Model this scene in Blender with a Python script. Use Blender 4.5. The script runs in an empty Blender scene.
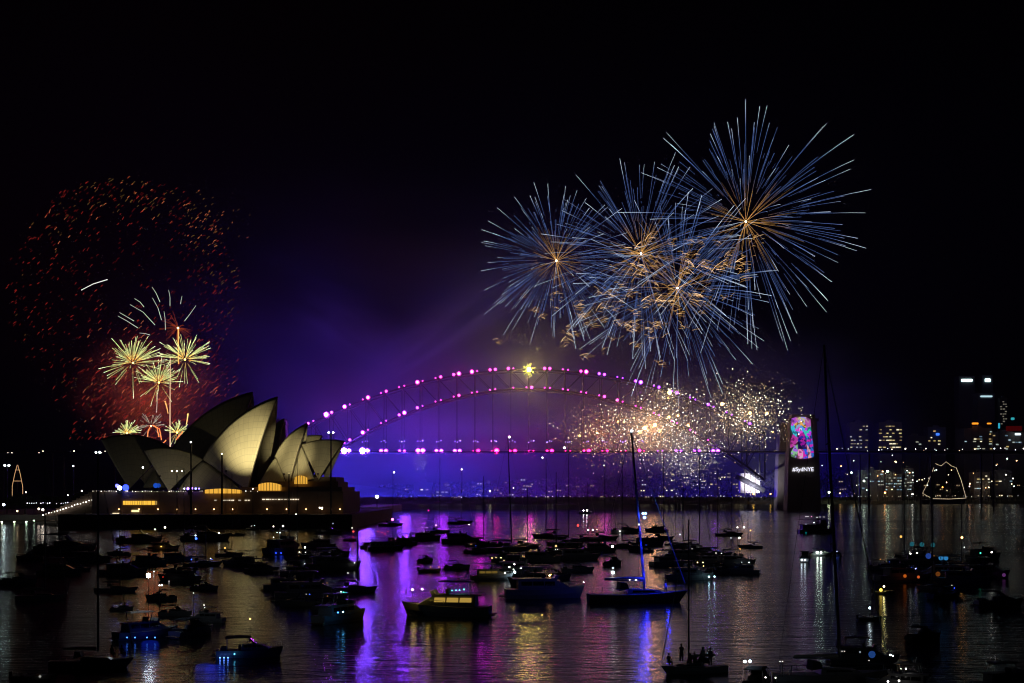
import bpy, bmesh, math, random
from mathutils import Vector, Matrix, Euler
R = random.Random(7)
PI = math.pi
S = bpy.context.scene
COL = S.collection

# ------------------------------------------------------------------ camera, sky, exposure
FOC, HOR, CAMZ = 1400.0, 490.0, 20.0          # focal length in pixels, horizon row, eye height (m)
cd = bpy.data.cameras.new('camera'); cam = bpy.data.objects.new('camera', cd); COL.objects.link(cam)
cam.location = (0, 0, CAMZ); cam.rotation_euler = (PI/2, 0, 0)
cd.sensor_width = 36.0; cd.lens = 36.0*FOC/1024.0; cd.shift_y = (HOR-341.5)/1024.0
cd.clip_start = 0.5; cd.clip_end = 20000
S.camera = cam
w = bpy.data.worlds.new('World'); S.world = w; w.use_nodes = True
nt = w.node_tree; bg = nt.nodes['Background']
sk = nt.nodes.new('ShaderNodeTexSky'); sk.sky_type = 'NISHITA'; sk.sun_disc = False
sk.sun_elevation = math.radians(-4); sk.sun_rotation = math.radians(290)
nt.links.new(sk.outputs[0], bg.inputs[0]); bg.inputs[1].default_value = 0.0003
S.view_settings.view_transform = 'Standard'; S.view_settings.look = 'None'
S.view_settings.exposure = 0.0; S.view_settings.gamma = 1.0
S.render.engine = 'CYCLES'
cy = S.cycles
cy.use_denoising = True
try: cy.denoiser = 'OPENIMAGEDENOISE'
except Exception: pass
cy.max_bounces = 4; cy.diffuse_bounces = 1; cy.glossy_bounces = 2; cy.transmission_bounces = 2
cy.volume_bounces = 0; cy.transparent_max_bounces = 4
cy.caustics_reflective = False; cy.caustics_refractive = False
cy.sample_clamp_indirect = 4.0
cy.use_light_tree = True
cy.pixel_filter_type = 'BLACKMAN_HARRIS'; cy.filter_width = 1.1

def W(px, py, Y):                              # a pixel of the photograph at a known distance -> point in the place
    return Vector(((px-512.0)/FOC*Y, Y, CAMZ+(HOR-py)/FOC*Y))
def dist_of(py): return CAMZ*FOC/(py-HOR)      # distance of a point on the water seen at row py

def point_light(loc, col, watts, radius=1.0, name='lamp_light', parent=None):
    l = bpy.data.lights.new(name, 'POINT'); l.color = col; l.energy = watts; l.shadow_soft_size = radius
    o = bpy.data.objects.new(name, l); COL.objects.link(o); o.location = loc
    if parent: o.parent = parent
    return o
def spot_light(loc, target, col, watts, size, blend=0.6, radius=0.6, name='flood_light'):
    l = bpy.data.lights.new(name, 'SPOT'); l.color = col; l.energy = watts; l.shadow_soft_size = radius
    l.spot_size = size; l.spot_blend = blend
    o = bpy.data.objects.new(name, l); COL.objects.link(o); o.location = loc
    o.rotation_euler = (Vector(target)-Vector(loc)).to_track_quat('-Z', 'Y').to_euler()
    return o

# big lights of the place: floodlights on the bridge that light the smoky air, and the fireworks' own light
# (px, py, distance, colour, watts)
GLOW = [
    (349, 451.5, 1398, (0.13, 0.05, 1.0), 3.2e5),
    (368, 451.5, 1398, (0.15, 0.05, 1.0), 2.6e5),
    (405, 451.5, 1398, (0.24, 0.04, 1.0), 1.2e5),
    (442, 451.5, 1398, (0.42, 0.02, 1.0), 0.55e5),
    (480, 451.5, 1398, (0.8, 0.02, 0.85), 0.28e5),
    (530, 451.5, 1398, (0.9, 0.02, 0.60), 0.2e5),
    (605, 451.5, 1398, (0.7, 0.02, 0.60), 0.15e5),
    (652, 427, 1385, (1.0, 0.42, 0.17), 5.0e4),
    (600, 432, 1385, (1.0, 0.25, 0.12), 0.8e4),
    (745, 412, 1385, (1.0, 0.45, 0.22), 0.9e4),
    (529, 369.6, 1388, (1.0, 0.70, 0.14), 6.0e4),
    (160, 385, 1000, (1.0, 0.2, 0.05), 0.3e4),
    (150, 422, 1010, (1.0, 0.14, 0.04), 0.4e4),
]
for g in GLOW: point_light(W(*g[:3]), g[3], g[4], 4.0, 'flood_light')
for px_, tx_ in ((128, 120), (165, 170)): spot_light(W(px_, 452, 1015), W(tx_, 330, 1060), (1.0, 0.13, 0.03), 2.2e5, math.radians(120), 1.0, 3.0, 'ember_fill_light')  # unseen spots added below the embers, aimed up to redden their smoke
# unseen area lights added low behind the bridge to make the smoke glow: (px from, px to, py, distance, colour, watts)
SMOKE_FILL = [
    (310, 372, 497, 1460, (0.045, 0.04, 1.0), 2.3e5),
    (372, 430, 497, 1460, (0.045, 0.04, 1.0), 2.1e5),
    (430, 490, 497, 1460, (0.055, 0.038, 1.0), 1.1e5),
    (490, 560, 497, 1460, (0.16, 0.03, 1.0), 0.5e5),
    (560, 640, 497, 1460, (0.24, 0.03, 0.85), 0.32e5),
    (640, 730, 497, 1460, (0.07, 0.028, 1.0), 0.5e5),
    (730, 850, 497, 1460, (0.05, 0.022, 1.0), 0.9e5),
]
for x0, x1, py, Y, col, e in SMOKE_FILL:
    l = bpy.data.lights.new('smoke_fill_light', 'AREA'); l.shape = 'RECTANGLE'; l.size = (x1-x0)/FOC*Y; l.size_y = 40; l.color = col; l.energy = e*0.85
    o = bpy.data.objects.new('smoke_fill_light', l); COL.objects.link(o); o.location = W((x0+x1)/2, py, Y); o.rotation_euler = (PI, 0, 0)

# ------------------------------------------------------------------ materials
MATS = {}
def mat(name, col, rough=0.6, metal=0.0, noise=0.0, scale=3.0, spec=0.4):
    if name in MATS: return MATS[name]
    m = bpy.data.materials.new(name); m.use_nodes = True
    n = m.node_tree; b = n.nodes['Principled BSDF']
    b.inputs['Base Color'].default_value = (*col, 1); b.inputs['Roughness'].default_value = rough
    b.inputs['Metallic'].default_value = metal; b.inputs['Specular IOR Level'].default_value = spec
    if noise:
        tc = n.nodes.new('ShaderNodeTexCoord'); tx = n.nodes.new('ShaderNodeTexNoise')
        tx.inputs['Scale'].default_value = scale; tx.inputs['Detail'].default_value = 5
        mx = n.nodes.new('ShaderNodeMix'); mx.data_type = 'RGBA'
        mx.inputs[6].default_value = (*[c*(1-noise) for c in col], 1)
        mx.inputs[7].default_value = (*[min(1, c*(1+noise)) for c in col], 1)
        n.links.new(tc.outputs['Object'], tx.inputs['Vector']); n.links.new(tx.outputs['Fac'], mx.inputs[0])
        n.links.new(mx.outputs[2], b.inputs['Base Color'])
    MATS[name] = m; return m
def glow(col, strength, sample=True):
    key = ('e', tuple(round(c, 3) for c in col), strength, sample)
    if key in MATS: return MATS[key]
    m = bpy.data.materials.new('light'); m.use_nodes = True
    n = m.node_tree; n.nodes.remove(n.nodes['Principled BSDF'])
    e = n.nodes.new('ShaderNodeEmission'); e.inputs[0].default_value = (*col, 1); e.inputs[1].default_value = strength
    n.links.new(e.outputs[0], n.nodes['Material Output'].inputs[0])
    m.cycles.emission_sampling = 'AUTO' if sample else 'NONE'
    MATS[key] = m; return m

# ------------------------------------------------------------------ mesh building
class MB:
    def __init__(s): s.v = []; s.f = []; s.mi = []; s.cur = 0
    def add(s, vs, fs):
        k = len(s.v); s.v += [tuple(p) for p in vs]; s.f += [tuple(i+k for i in f) for f in fs]; s.mi += [s.cur]*len(fs)
    def box(s, x0, x1, y0, y1, z0, z1):
        s.add([(x0,y0,z0),(x1,y0,z0),(x1,y1,z0),(x0,y1,z0),(x0,y0,z1),(x1,y0,z1),(x1,y1,z1),(x0,y1,z1)],
              [(0,3,2,1),(4,5,6,7),(0,1,5,4),(1,2,6,5),(2,3,7,6),(3,0,4,7)]); return s
    def tube(s, pts, r, n=6, r1=None, caps=True):
        pts = [Vector(p) for p in pts]; m = len(pts); rings = []
        up = None
        for i, p in enumerate(pts):
            d = (pts[min(i+1, m-1)]-pts[max(i-1, 0)]).normalized()
            if up is None: up = Vector((0,0,1)) if abs(d.z) < 0.9 else Vector((1,0,0))
            a = d.cross(up).normalized(); b = d.cross(a).normalized()
            rr = r if r1 is None else r+(r1-r)*i/(m-1)
            rings.append([p+(a*math.cos(2*PI*k/n)+b*math.sin(2*PI*k/n))*rr for k in range(n)])
        vs = [q for g in rings for q in g]
        fs = [(i*n+k, i*n+(k+1)%n, (i+1)*n+(k+1)%n, (i+1)*n+k) for i in range(m-1) for k in range(n)]
        if caps: fs += [tuple(range(n))[::-1], tuple((m-1)*n+k for k in range(n))]
        s.add(vs, fs); return s
    def bar(s, a, b, w, h=None): return s.tube([a, b], w*0.7071, 4)
    def octa(s, c, r):
        x, y, z = c
        s.add([(x+r,y,z),(x-r,y,z),(x,y+r,z),(x,y-r,z),(x,y,z+r),(x,y,z-r)],
              [(0,2,4),(2,1,4),(1,3,4),(3,0,4),(2,0,5),(1,2,5),(3,1,5),(0,3,5)]); return s
    def ball(s, c, r, nu=8, nv=5, sz=1.0):
        vs = [(c[0], c[1], c[2]-r*sz)]
        for j in range(1, nv):
            t = PI*j/nv-PI/2
            for i in range(nu):
                vs.append((c[0]+r*math.cos(t)*math.cos(2*PI*i/nu), c[1]+r*math.cos(t)*math.sin(2*PI*i/nu), c[2]+r*sz*math.sin(t)))
        vs.append((c[0], c[1], c[2]+r*sz)); L = len(vs)-1; fs = []
        for i in range(nu):
            fs.append((0, 1+(i+1)%nu, 1+i)); fs.append((L, L-nu+i, L-nu+(i+1)%nu))
            for j in range(nv-2): fs.append((1+j*nu+i, 1+j*nu+(i+1)%nu, 1+(j+1)*nu+(i+1)%nu, 1+(j+1)*nu+i))
        s.add(vs, fs); return s
    def prism(s, prof, hw0, hw1=None, zlo=None, zhi=None, y=0.0):
        # profile in (x, z) extruded across y; half-width runs from hw0 at the lowest point to hw1 at the highest
        hw1 = hw0 if hw1 is None else hw1
        zs = [p[1] for p in prof]; lo = min(zs); hi = max(zs); n = len(prof)
        hw = [hw0+(hw1-hw0)*((p[1]-lo)/(hi-lo) if hi > lo else 0) for p in prof]
        vs = [(p[0], y-h, p[1]) for p, h in zip(prof, hw)]+[(p[0], y+h, p[1]) for p, h in zip(prof, hw)]
        fs = [tuple(range(n)), tuple(range(2*n-1, n-1, -1))]+[(i, i+n, (i+1) % n+n, (i+1) % n) for i in range(n)]
        s.add(vs, fs); return s
    def build(s, name, m, parent=None, loc=None, smooth=False):
        me = bpy.data.meshes.new(name); me.from_pydata(s.v, [], s.f); me.update()
        ms = m if isinstance(m, (list, tuple)) else [m]
        for q in ms: me.materials.append(q)
        if len(ms) > 1: me.polygons.foreach_set('material_index', s.mi)
        bm = bmesh.new(); bm.from_mesh(me); bmesh.ops.recalc_face_normals(bm, faces=bm.faces); bm.to_mesh(me); bm.free()
        if smooth: me.polygons.foreach_set('use_smooth', [True]*len(me.polygons))
        o = bpy.data.objects.new(name, me); COL.objects.link(o)
        if parent: o.parent = parent
        if loc is not None: o.location = loc
        return o
def tag(o, label=None, cat=None, group=None, kind=None):
    if label: o['label'] = label
    if cat: o['category'] = cat
    if group: o['group'] = group
    if kind: o['kind'] = kind
    return o
def empty(name, loc=(0,0,0), label=None, cat=None, group=None, rz=0.0, sc=1.0):
    o = bpy.data.objects.new(name, None); COL.objects.link(o); o.location = loc
    o.rotation_euler = (0, 0, rz); o.scale = (sc, sc, sc); o.empty_display_size = 0.5
    return tag(o, label, cat, group)
def copy_tree(o, parent=None):
    c = o.copy(); COL.objects.link(c)
    if parent: c.parent = parent
    for ch in [k for k in bpy.data.objects if k.parent == o]: copy_tree(ch, c)
    return c
def instance(me, name, parent, loc, sc=(1,1,1), rot=(0,0,0)):
    o = bpy.data.objects.new(name, me); COL.objects.link(o); o.parent = parent; o.location = loc; o.scale = sc; o.rotation_euler = rot
    return o

# ------------------------------------------------------------------ setting: water, land, haze
def water_material():
    m = bpy.data.materials.new('harbour_water'); m.use_nodes = True; n = m.node_tree; b = n.nodes['Principled BSDF']
    b.inputs['Base Color'].default_value = (0.006, 0.010, 0.018, 1); b.inputs['Roughness'].default_value = 0.2
    b.inputs['IOR'].default_value = 1.333; b.inputs['Specular IOR Level'].default_value = 0.5
    tc = n.nodes.new('ShaderNodeTexCoord')
    def nz(scale, detail, sx=1.0):
        mp = n.nodes.new('ShaderNodeMapping'); mp.inputs['Scale'].default_value = (scale*sx, scale, scale)
        t = n.nodes.new('ShaderNodeTexNoise'); t.inputs['Scale'].default_value = 1.0; t.inputs['Detail'].default_value = detail
        t.inputs['Roughness'].default_value = 0.6
        n.links.new(tc.outputs['Object'], mp.inputs[0]); n.links.new(mp.outputs[0], t.inputs['Vector']); return t
    a = nz(0.6, 4.0, 0.5); c = nz(0.17, 3.0, 0.5); big = nz(0.013, 2.0, 0.35)
    ad = n.nodes.new('ShaderNodeMath'); ad.operation = 'MULTIPLY_ADD'; ad.inputs[1].default_value = 1.3
    n.links.new(c.outputs['Fac'], ad.inputs[0]); n.links.new(a.outputs['Fac'], ad.inputs[2])
    bu = n.nodes.new('ShaderNodeBump'); bu.inputs['Distance'].default_value = 0.20; bu.inputs['Strength'].default_value = 0.8
    n.links.new(ad.outputs[0], bu.inputs['Height']); n.links.new(bu.outputs[0], b.inputs['Normal'])
    rr = n.nodes.new('ShaderNodeMapRange'); rr.inputs[1].default_value = 0.35; rr.inputs[2].default_value = 0.65
    rr.inputs[3].default_value = 0.10; rr.inputs[4].default_value = 0.18
    n.links.new(big.outputs['Fac'], rr.inputs[0]); n.links.new(rr.outputs[0], b.inputs['Roughness'])
    return m
tag(MB().box(-4500, 4500, -400, 5900, -0.6, 0.0).build('water', water_material()), kind='structure')

hz = MB().box(-4600, 4600, -500, 6000, -1.7, 520).build('haze', None); tag(hz, kind='stuff')
hm = bpy.data.materials.new('haze'); hm.use_nodes = True; n_ = hm.node_tree; n_.nodes.remove(n_.nodes['Principled BSDF'])
pv = n_.nodes.new('ShaderNodeVolumePrincipled'); pv.inputs['Color'].default_value = (0.85, 0.86, 0.95, 1); pv.inputs['Density'].default_value = 0.00006
n_.links.new(pv.outputs[0], n_.nodes['Material Output'].inputs['Volume'])
hm.cycles.homogeneous_volume = True; hm.cycles.volume_sampling = 'EQUIANGULAR'
hz.data.materials.clear(); hz.data.materials.append(hm)

STONE = mat('dark_stone', (0.22, 0.19, 0.17), 0.8, 0, 0.3, 0.2)
SANDST = mat('sandstone', (0.22, 0.19, 0.155), 0.8, 0, 0.25, 0.15)
CONC = mat('concrete', (0.3, 0.29, 0.28), 0.8, 0, 0.2, 0.1)
STEEL = mat('grey_steel', (0.05, 0.052, 0.06), 0.6, 0.0, 0.2, 0.2)
WOODS = mat('foliage', (0.045, 0.07, 0.03), 0.9, 0, 0.5, 0.05)
LAND = mat('ground', (0.08, 0.08, 0.06), 0.9, 0, 0.4, 0.03)
BLACKM = mat('dark_metal', (0.03, 0.03, 0.032), 0.5, 0.5)

def terrain(name, outline, Y0, Y1, base_z=-0.5, bumps=2.0):
    # outline: (px, py) ridge line seen at distance Y1; front foot stands on the water at distance Y0
    vs = []; fs = []; xs = []
    for (a, b) in zip(outline[:-1], outline[1:]):
        k = max(2, int(abs(b[0]-a[0])/12))
        for i in range(k): xs.append((a[0]+(b[0]-a[0])*i/k, a[1]+(b[1]-a[1])*i/k))
    xs.append(outline[-1]); rows = 7
    for i, (px, py) in enumerate(xs):
        top = W(px, py, Y1); foot = W(px, HOR, Y0)
        for j in range(rows):
            t = j/(rows-1)
            p = Vector((foot.x+(top.x-foot.x)*t, Y0+(Y1-Y0)*t, 0))
            zz = 3.5+(top.z-3.5)*(t**0.8) if j else base_z
            if j == 1: p.y = Y0+3; zz = 3.2
            elif 1 < j: zz += R.uniform(-bumps, bumps)*(0.4 if j == rows-1 else 1)
            vs.append((p.x, p.y, max(zz, base_z)))
        b = W(px, HOR, Y1+500); vs.append((b.x, b.y, base_z))
    m = rows+1
    for i in range(len(xs)-1):
        for j in range(m-1): fs.append((i*m+j, (i+1)*m+j, (i+1)*m+j+1, i*m+j+1))
    b = MB(); b.add(vs, fs); return tag(b.build(name, LAND), kind='structure')
terrain('headland', [(-260, 478), (-60, 474), (60, 480), (200, 479), (330, 483), (395, 489)], 1620, 1900)
terrain('north_shore', [(372, 489), (450, 486), (560, 484), (680, 482), (760, 479), (850, 470), (930, 464), (1100, 460), (1350, 465)], 2060, 2500, bumps=3)

# smoke of the fireworks hanging round the bridge, torn by the wind, lit by the bridge's lamps and the added fill lights
def smoke(px, py, Y, rx, ry, rz, dens, scale=2.0, lean=0.0, seed=0.0, tear=1.0):
    m = bpy.data.materials.new('smoke'); m.use_nodes = True; n = m.node_tree; n.nodes.remove(n.nodes['Principled BSDF'])
    v = n.nodes.new('ShaderNodeVolumePrincipled'); v.inputs['Color'].default_value = (0.9, 0.9, 0.92, 1)
    tc = n.nodes.new('ShaderNodeTexCoord'); ln = n.nodes.new('ShaderNodeVectorMath'); ln.operation = 'LENGTH'
    n.links.new(tc.outputs['Object'], ln.inputs[0])
    fall = n.nodes.new('ShaderNodeMapRange'); fall.interpolation_type = 'SMOOTHSTEP'
    fall.inputs[1].default_value = 1.0; fall.inputs[2].default_value = 0.15; fall.inputs[3].default_value = 0.0; fall.inputs[4].default_value = 1.0
    n.links.new(ln.outputs['Value'], fall.inputs[0])
    mp = n.nodes.new('ShaderNodeMapping'); mp.inputs['Location'].default_value = (seed, seed*1.7, 0); mp.inputs['Rotation'].default_value = (0, lean, 0); mp.inputs['Scale'].default_value = (scale*.7, scale, scale*1.3)
    nz = n.nodes.new('ShaderNodeTexNoise'); nz.inputs['Scale'].default_value = 1.0; nz.inputs['Detail'].default_value = 3.0; nz.inputs['Distortion'].default_value = 0.6
    n.links.new(tc.outputs['Object'], mp.inputs[0]); n.links.new(mp.outputs[0], nz.inputs['Vector'])
    mr = n.nodes.new('ShaderNodeMapRange'); mr.inputs[1].default_value = 0.40; mr.inputs[2].default_value = 0.62; mr.inputs[3].default_value = 1.0-tear*.95; mr.inputs[4].default_value = 1.0+tear*1.0
    n.links.new(nz.outputs['Fac'], mr.inputs[0])
    m1 = n.nodes.new('ShaderNodeMath'); m1.operation = 'MULTIPLY'; m2 = n.nodes.new('ShaderNodeMath'); m2.operation = 'MULTIPLY'; m2.inputs[1].default_value = dens
    n.links.new(fall.outputs[0], m1.inputs[0]); n.links.new(mr.outputs[0], m1.inputs[1]); n.links.new(m1.outputs[0], m2.inputs[0]); n.links.new(m2.outputs[0], v.inputs['Density'])
    n.links.new(v.outputs[0], n.nodes['Material Output'].inputs['Volume'])
    m.cycles.volume_sampling = 'MULTIPLE_IMPORTANCE'; m.cycles.volume_step_rate = 0.7
    mb = MB(); mb.ball((0, 0, 0), 1, 32, 18); o = mb.build('smoke', m, loc=W(px, py, Y), smooth=True); o.scale = (rx, ry, rz)
    return tag(o, kind='stuff')
smoke(385, 385, 1450, 400, 200, 270, 0.0024, 1.5, 0.5, 3.1)
smoke(560, 425, 1450, 260, 150, 120, 0.0024, 2.2, 0.3, 7.7)
smoke(648, 428, 1400, 120, 70, 66, 0.0080, 2.0, 0.2, 1.3, .7)
smoke(775, 430, 1450, 200, 130, 130, 0.0026, 1.8, 0.2, 5.2)
smoke(150, 395, 1080, 70, 50, 60, 0.0060, 2.0, 0.6, 9.4)
smoke(450, 330, 1430, 140, 60, 40, 0.0060, 1.6, 0.2, 2.2).rotation_euler.y = -0.6
smoke(350, 330, 1430, 90, 60, 40, 0.0035, 1.6, 0.2, 4.9).rotation_euler.y = 0.5

# ------------------------------------------------------------------ harbour bridge
BY = 1400.0
bridge = empty('arch_bridge', W(529, 510, BY), 'long steel arch bridge strung with magenta and violet lamps across the harbour', 'bridge')
b0 = bridge.location
def BL(px, py, dy=0.0): return W(px, py, BY)+Vector((0, dy, 0))-b0
def topy(px): return 369.5+0.001137*(px-529)**2
def boty(px): return 388.7+0.00164*(px-529)**2
NODE = [529+18.15*i for i in range(-13, 14)]
for dy in (0.0, 30.0):
    mb = MB()
    for i, x in enumerate(NODE):
        t, bt = BL(x, topy(x), dy), BL(x, boty(x), dy)
        mb.bar(t, bt, 0.6)
        if i < 26:
            x2 = NODE[i+1]; t2, b2 = BL(x2, topy(x2), dy), BL(x2, boty(x2), dy)
            mb.bar(t, t2, 1.1); mb.bar(bt, b2, 1.4)
            mb.bar(t, b2, 0.5) if x < 529-1 else mb.bar(bt, t2, 0.5)
    mb.build('arch_truss', STEEL, bridge)
for x in NODE:
    for f in (topy, boty): MB().bar(BL(x, f(x), 0.9), BL(x, f(x), 29.1), 0.8).build('cross_beam', STEEL, bridge)
DECK = 451.5
for x in NODE:
    y = boty(x)
    if y < DECK-4:
        for dy in (0.0, 30.0): MB().bar(BL(x, y, dy), BL(x, DECK, dy), 0.3).build('hanger', STEEL, bridge)
    elif y > DECK+5:
        for dy in (0.0, 30.0): MB().bar(BL(x, DECK+1, dy), BL(x, y, dy), 0.9).build('spandrel_post', STEEL, bridge)
mb = MB(); p0 = BL(-420, DECK); p1 = BL(1500, DECK)
mb.box(p0.x, p1.x, -8, 38, p0.z-1.3, p0.z); mb.build('road_deck', STEEL, bridge)
mb = MB()
for dy in (-7.6, 37.6):
    mb.box(p0.x, p1.x, dy-0.1, dy+0.1, p0.z+1.3, p0.z+1.5)
    x = p0.x
    while x < p1.x: mb.box(x, x+0.2, dy-0.1, dy+0.1, p0.z, p0.z+1.3); x += 6
mb.build('railing', STEEL, bridge)
for x in list(range(-380, 250, 62))+list(range(868, 1480, 62)):
    p = BL(x, DECK)
    for y in (-4, 32): MB().box(p.x-.7, p.x+.7, y-.7, y+.7, -3, p.z-2.0).build('viaduct_pier', STONE, bridge)
# lamps: bright pairs on the arch chords, along the deck, and small ones at the hangers
lamp_me = {}
def lamp_mesh(col, st, r):
    k = (col, st, r)
    if k not in lamp_me:
        b = MB().octa((0,0,0), r) if r < .25 else MB().ball((0,0,0), r, 7, 4); me = bpy.data.meshes.new('lamp'); me.from_pydata(b.v, [], b.f); me.materials.append(glow(col, st)); lamp_me[k] = me
    return lamp_me[k]
MAG = (1.0, 0.10, 0.62); VIO = (0.40, 0.04, 1.0); PINK = (1.0, 0.04, 0.55); HOTP = (1.0, 0.012, 0.26); LAV = (0.45, 0.25, 1.0)
# panel: brightness of left / right lamp of each pair on the top chord
TOPB = {-12:(2,1),-11:(4,2),-10:(3,1),-9:(1,3),-8:(1,2),-7:(1,1),-6:(3,1),-5:(1,2),-4:(2,3),-3:(3,1),-2:(2,2),-1:(2,1),0:(0,0),1:(2,2),2:(1,1),3:(2,3),
        4:(2,2),5:(1,1),6:(2,3),7:(1,2),8:(1,2),9:(1,1),10:(2,1),11:(1,1),12:(1,2)}
BOTB = {-10:(1,2),-9:(3,1),-8:(1,1),-7:(2,3),-6:(2,1),-5:(1,1),-4:(1,2),-3:(1,1),-2:(1,1),-1:(0,1),0:(1,2),1:(1,1),2:(1,1),3:(1,1),4:(1,2),5:(2,1),6:(1,1),7:(1,1),8:(1,1),9:(1,1),10:(1,0)}
DECKB = {-10:(5,4),-9:(5,4),-8:(3,3),-7:(2,2),-6:(4,4),-5:(3,3),-4:(3,3),-3:(1,3),-2:(1,4),-1:(2,3),0:(1,1),1:(2,3),2:(1,1),3:(2,3),4:(1,2),5:(1,1),6:(3,1),7:(1,1),8:(2,2),9:(2,2),10:(3,3)}
LV = {0:0, 1:(6, 0.8), 2:(16, 1.15), 3:(36, 1.6), 4:(75, 2.1), 5:(240, 3.0)}
def bl(name, px, py, lev, col):
    if not lev: return
    st, r = LV[lev]; o = instance(lamp_mesh(col, st, r), name, bridge, BL(px, py, -2.2-r))
    if lev > 1:  # glowing coloured ball behind the lamp, standing in for its halo of light
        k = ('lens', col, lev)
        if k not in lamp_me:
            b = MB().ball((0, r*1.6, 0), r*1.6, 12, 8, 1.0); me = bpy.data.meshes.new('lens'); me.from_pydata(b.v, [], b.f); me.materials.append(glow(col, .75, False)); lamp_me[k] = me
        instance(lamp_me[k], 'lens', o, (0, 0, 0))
for i, (a, b) in TOPB.items():
    c = PINK if i < 3 else (VIO if i > 3 else PINK)
    if i < -9: c = (0.7, 0.06, 1.0)
    for s, l in ((-2.6, a), (2.6, b)):
        x = 529+18.15*i+s; bl('arch_lamp', x, topy(x)-1.2, l, c)
for i, (a, b) in BOTB.items():
    c = (0.65, 0.05, 1.0) if i < -5 else PINK
    for s, l in ((-2.6, a), (2.6, b)):
        x = 529+18.15*i+s; bl('arch_lamp', x, boty(x)-1.2, l, c)
for i, (a, b) in DECKB.items():
    c = (0.22, 0.06, 1.0) if i < -8 else ((0.6, 0.05, 1.0) if i < -3 else (HOTP if i < 7 else VIO))
    for s, l in ((-2.4, a), (2.4, b)): bl('deck_lamp', 531+18.4*i+s, 451.0, l, c)
    if -9 <= i <= 6:
        for s in (-2.6, 0.2, 2.4): instance(lamp_mesh(LAV, R.choice((2, 4, 9)), .5), 'hanger_lamp', bridge, BL(531+18.4*i+s+R.uniform(-.5, .5), 441.6+R.uniform(-.9, .9), -1.6))
for x in list(range(-20, 110, 31)): 
    for s in (-2, 2): bl('deck_lamp', x+s, 452+R.uniform(-.5,.5), 1, (1, 0.9, 0.75))
for x in range(838, 1040, 5):
    if R.random() < .75: instance(lamp_mesh(R.choice(((1,.95,.85),(1,.8,.5),(.85,.95,1))), R.choice((1, 1.5, 3, 5, 9)), R.choice((.4, .6))), 'deck_lamp', bridge, BL(x+R.uniform(-3, 3), 450.2+R.uniform(-2.2, .8)))
# lit abutment behind the north bearing
mb = MB(); a, b = BL(746, 473, 34), BL(766, 493, 34); mb.box(a.x, b.x, 34, 44, b.z, a.z); mb.build('abutment', mat('pale_granite', (0.5, 0.48, 0.5), 0.7, 0, 0.75, 0.35), bridge)
for xx in (750.5, 756, 761): p = BL(xx, 473, 33); MB().box(p.x-.45, p.x+.45, 32.4, 33.8, b.z-3, a.z+4).build('abutment_column', STONE, bridge)
MB().bar(BL(741, 476, 31), BL(770, 491, 31), 3.4).build('bearing_strut', STEEL, bridge)
spot_light(W(752, 487, BY+12), W(756, 482, BY+34), (0.9, 0.85, 1.0), 1.3e5, math.radians(100), 1.0, .6, 'abutment_flood_light')

def pylon(pxc, half, ytop, dy, label):
    Y = BY+dy; base = W(pxc, HOR, Y); base.z = 0
    o = empty('bridge_pylon', base, label, 'tower')
    k = Y/FOC; h = CAMZ+(HOR-ytop)*k; hw = half*k
    mb = MB()
    def fr(z0, z1, w0, w1, d0=9, d1=8):
        mb.add([(-w0,-d0,z0),(w0,-d0,z0),(w0,d0,z0),(-w0,d0,z0),(-w1,-d1,z1),(w1,-d1,z1),(w1,d1,z1),(-w1,d1,z1)],
               [(0,3,2,1),(4,5,6,7),(0,1,5,4),(1,2,6,5),(2,3,7,6),(3,0,4,7)])
    fr(-1, h*0.62, hw*1.12, hw*1.0, 10, 9); mb.build('tower_base', SANDST, o)
    mb = MB(); fr(h*0.62, h*0.93, hw*0.96, hw*0.86, 8.6, 8); mb.build('tower_shaft', SANDST, o)
    mb = MB(); fr(h*0.93, h*0.96, hw*0.98, hw*0.98, 9, 9); fr(h*0.96, h, hw*0.8, hw*0.76, 7, 7); mb.build('tower_cap', SANDST, o)
    return o
pylon(281, 6.5, 419, -6, 'flat topped stone bridge tower rising behind the main white sail roof')
pylon(269, 6.5, 421, 42, 'flat topped stone bridge tower mostly hidden behind the dark sail roof')
pyl = pylon(802, 15, 415, -16, 'stone bridge tower carrying a bright coloured projection and white lettering')
pylon(790, 13, 423, 46, 'stone bridge tower standing behind the tower with the projection')
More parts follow.
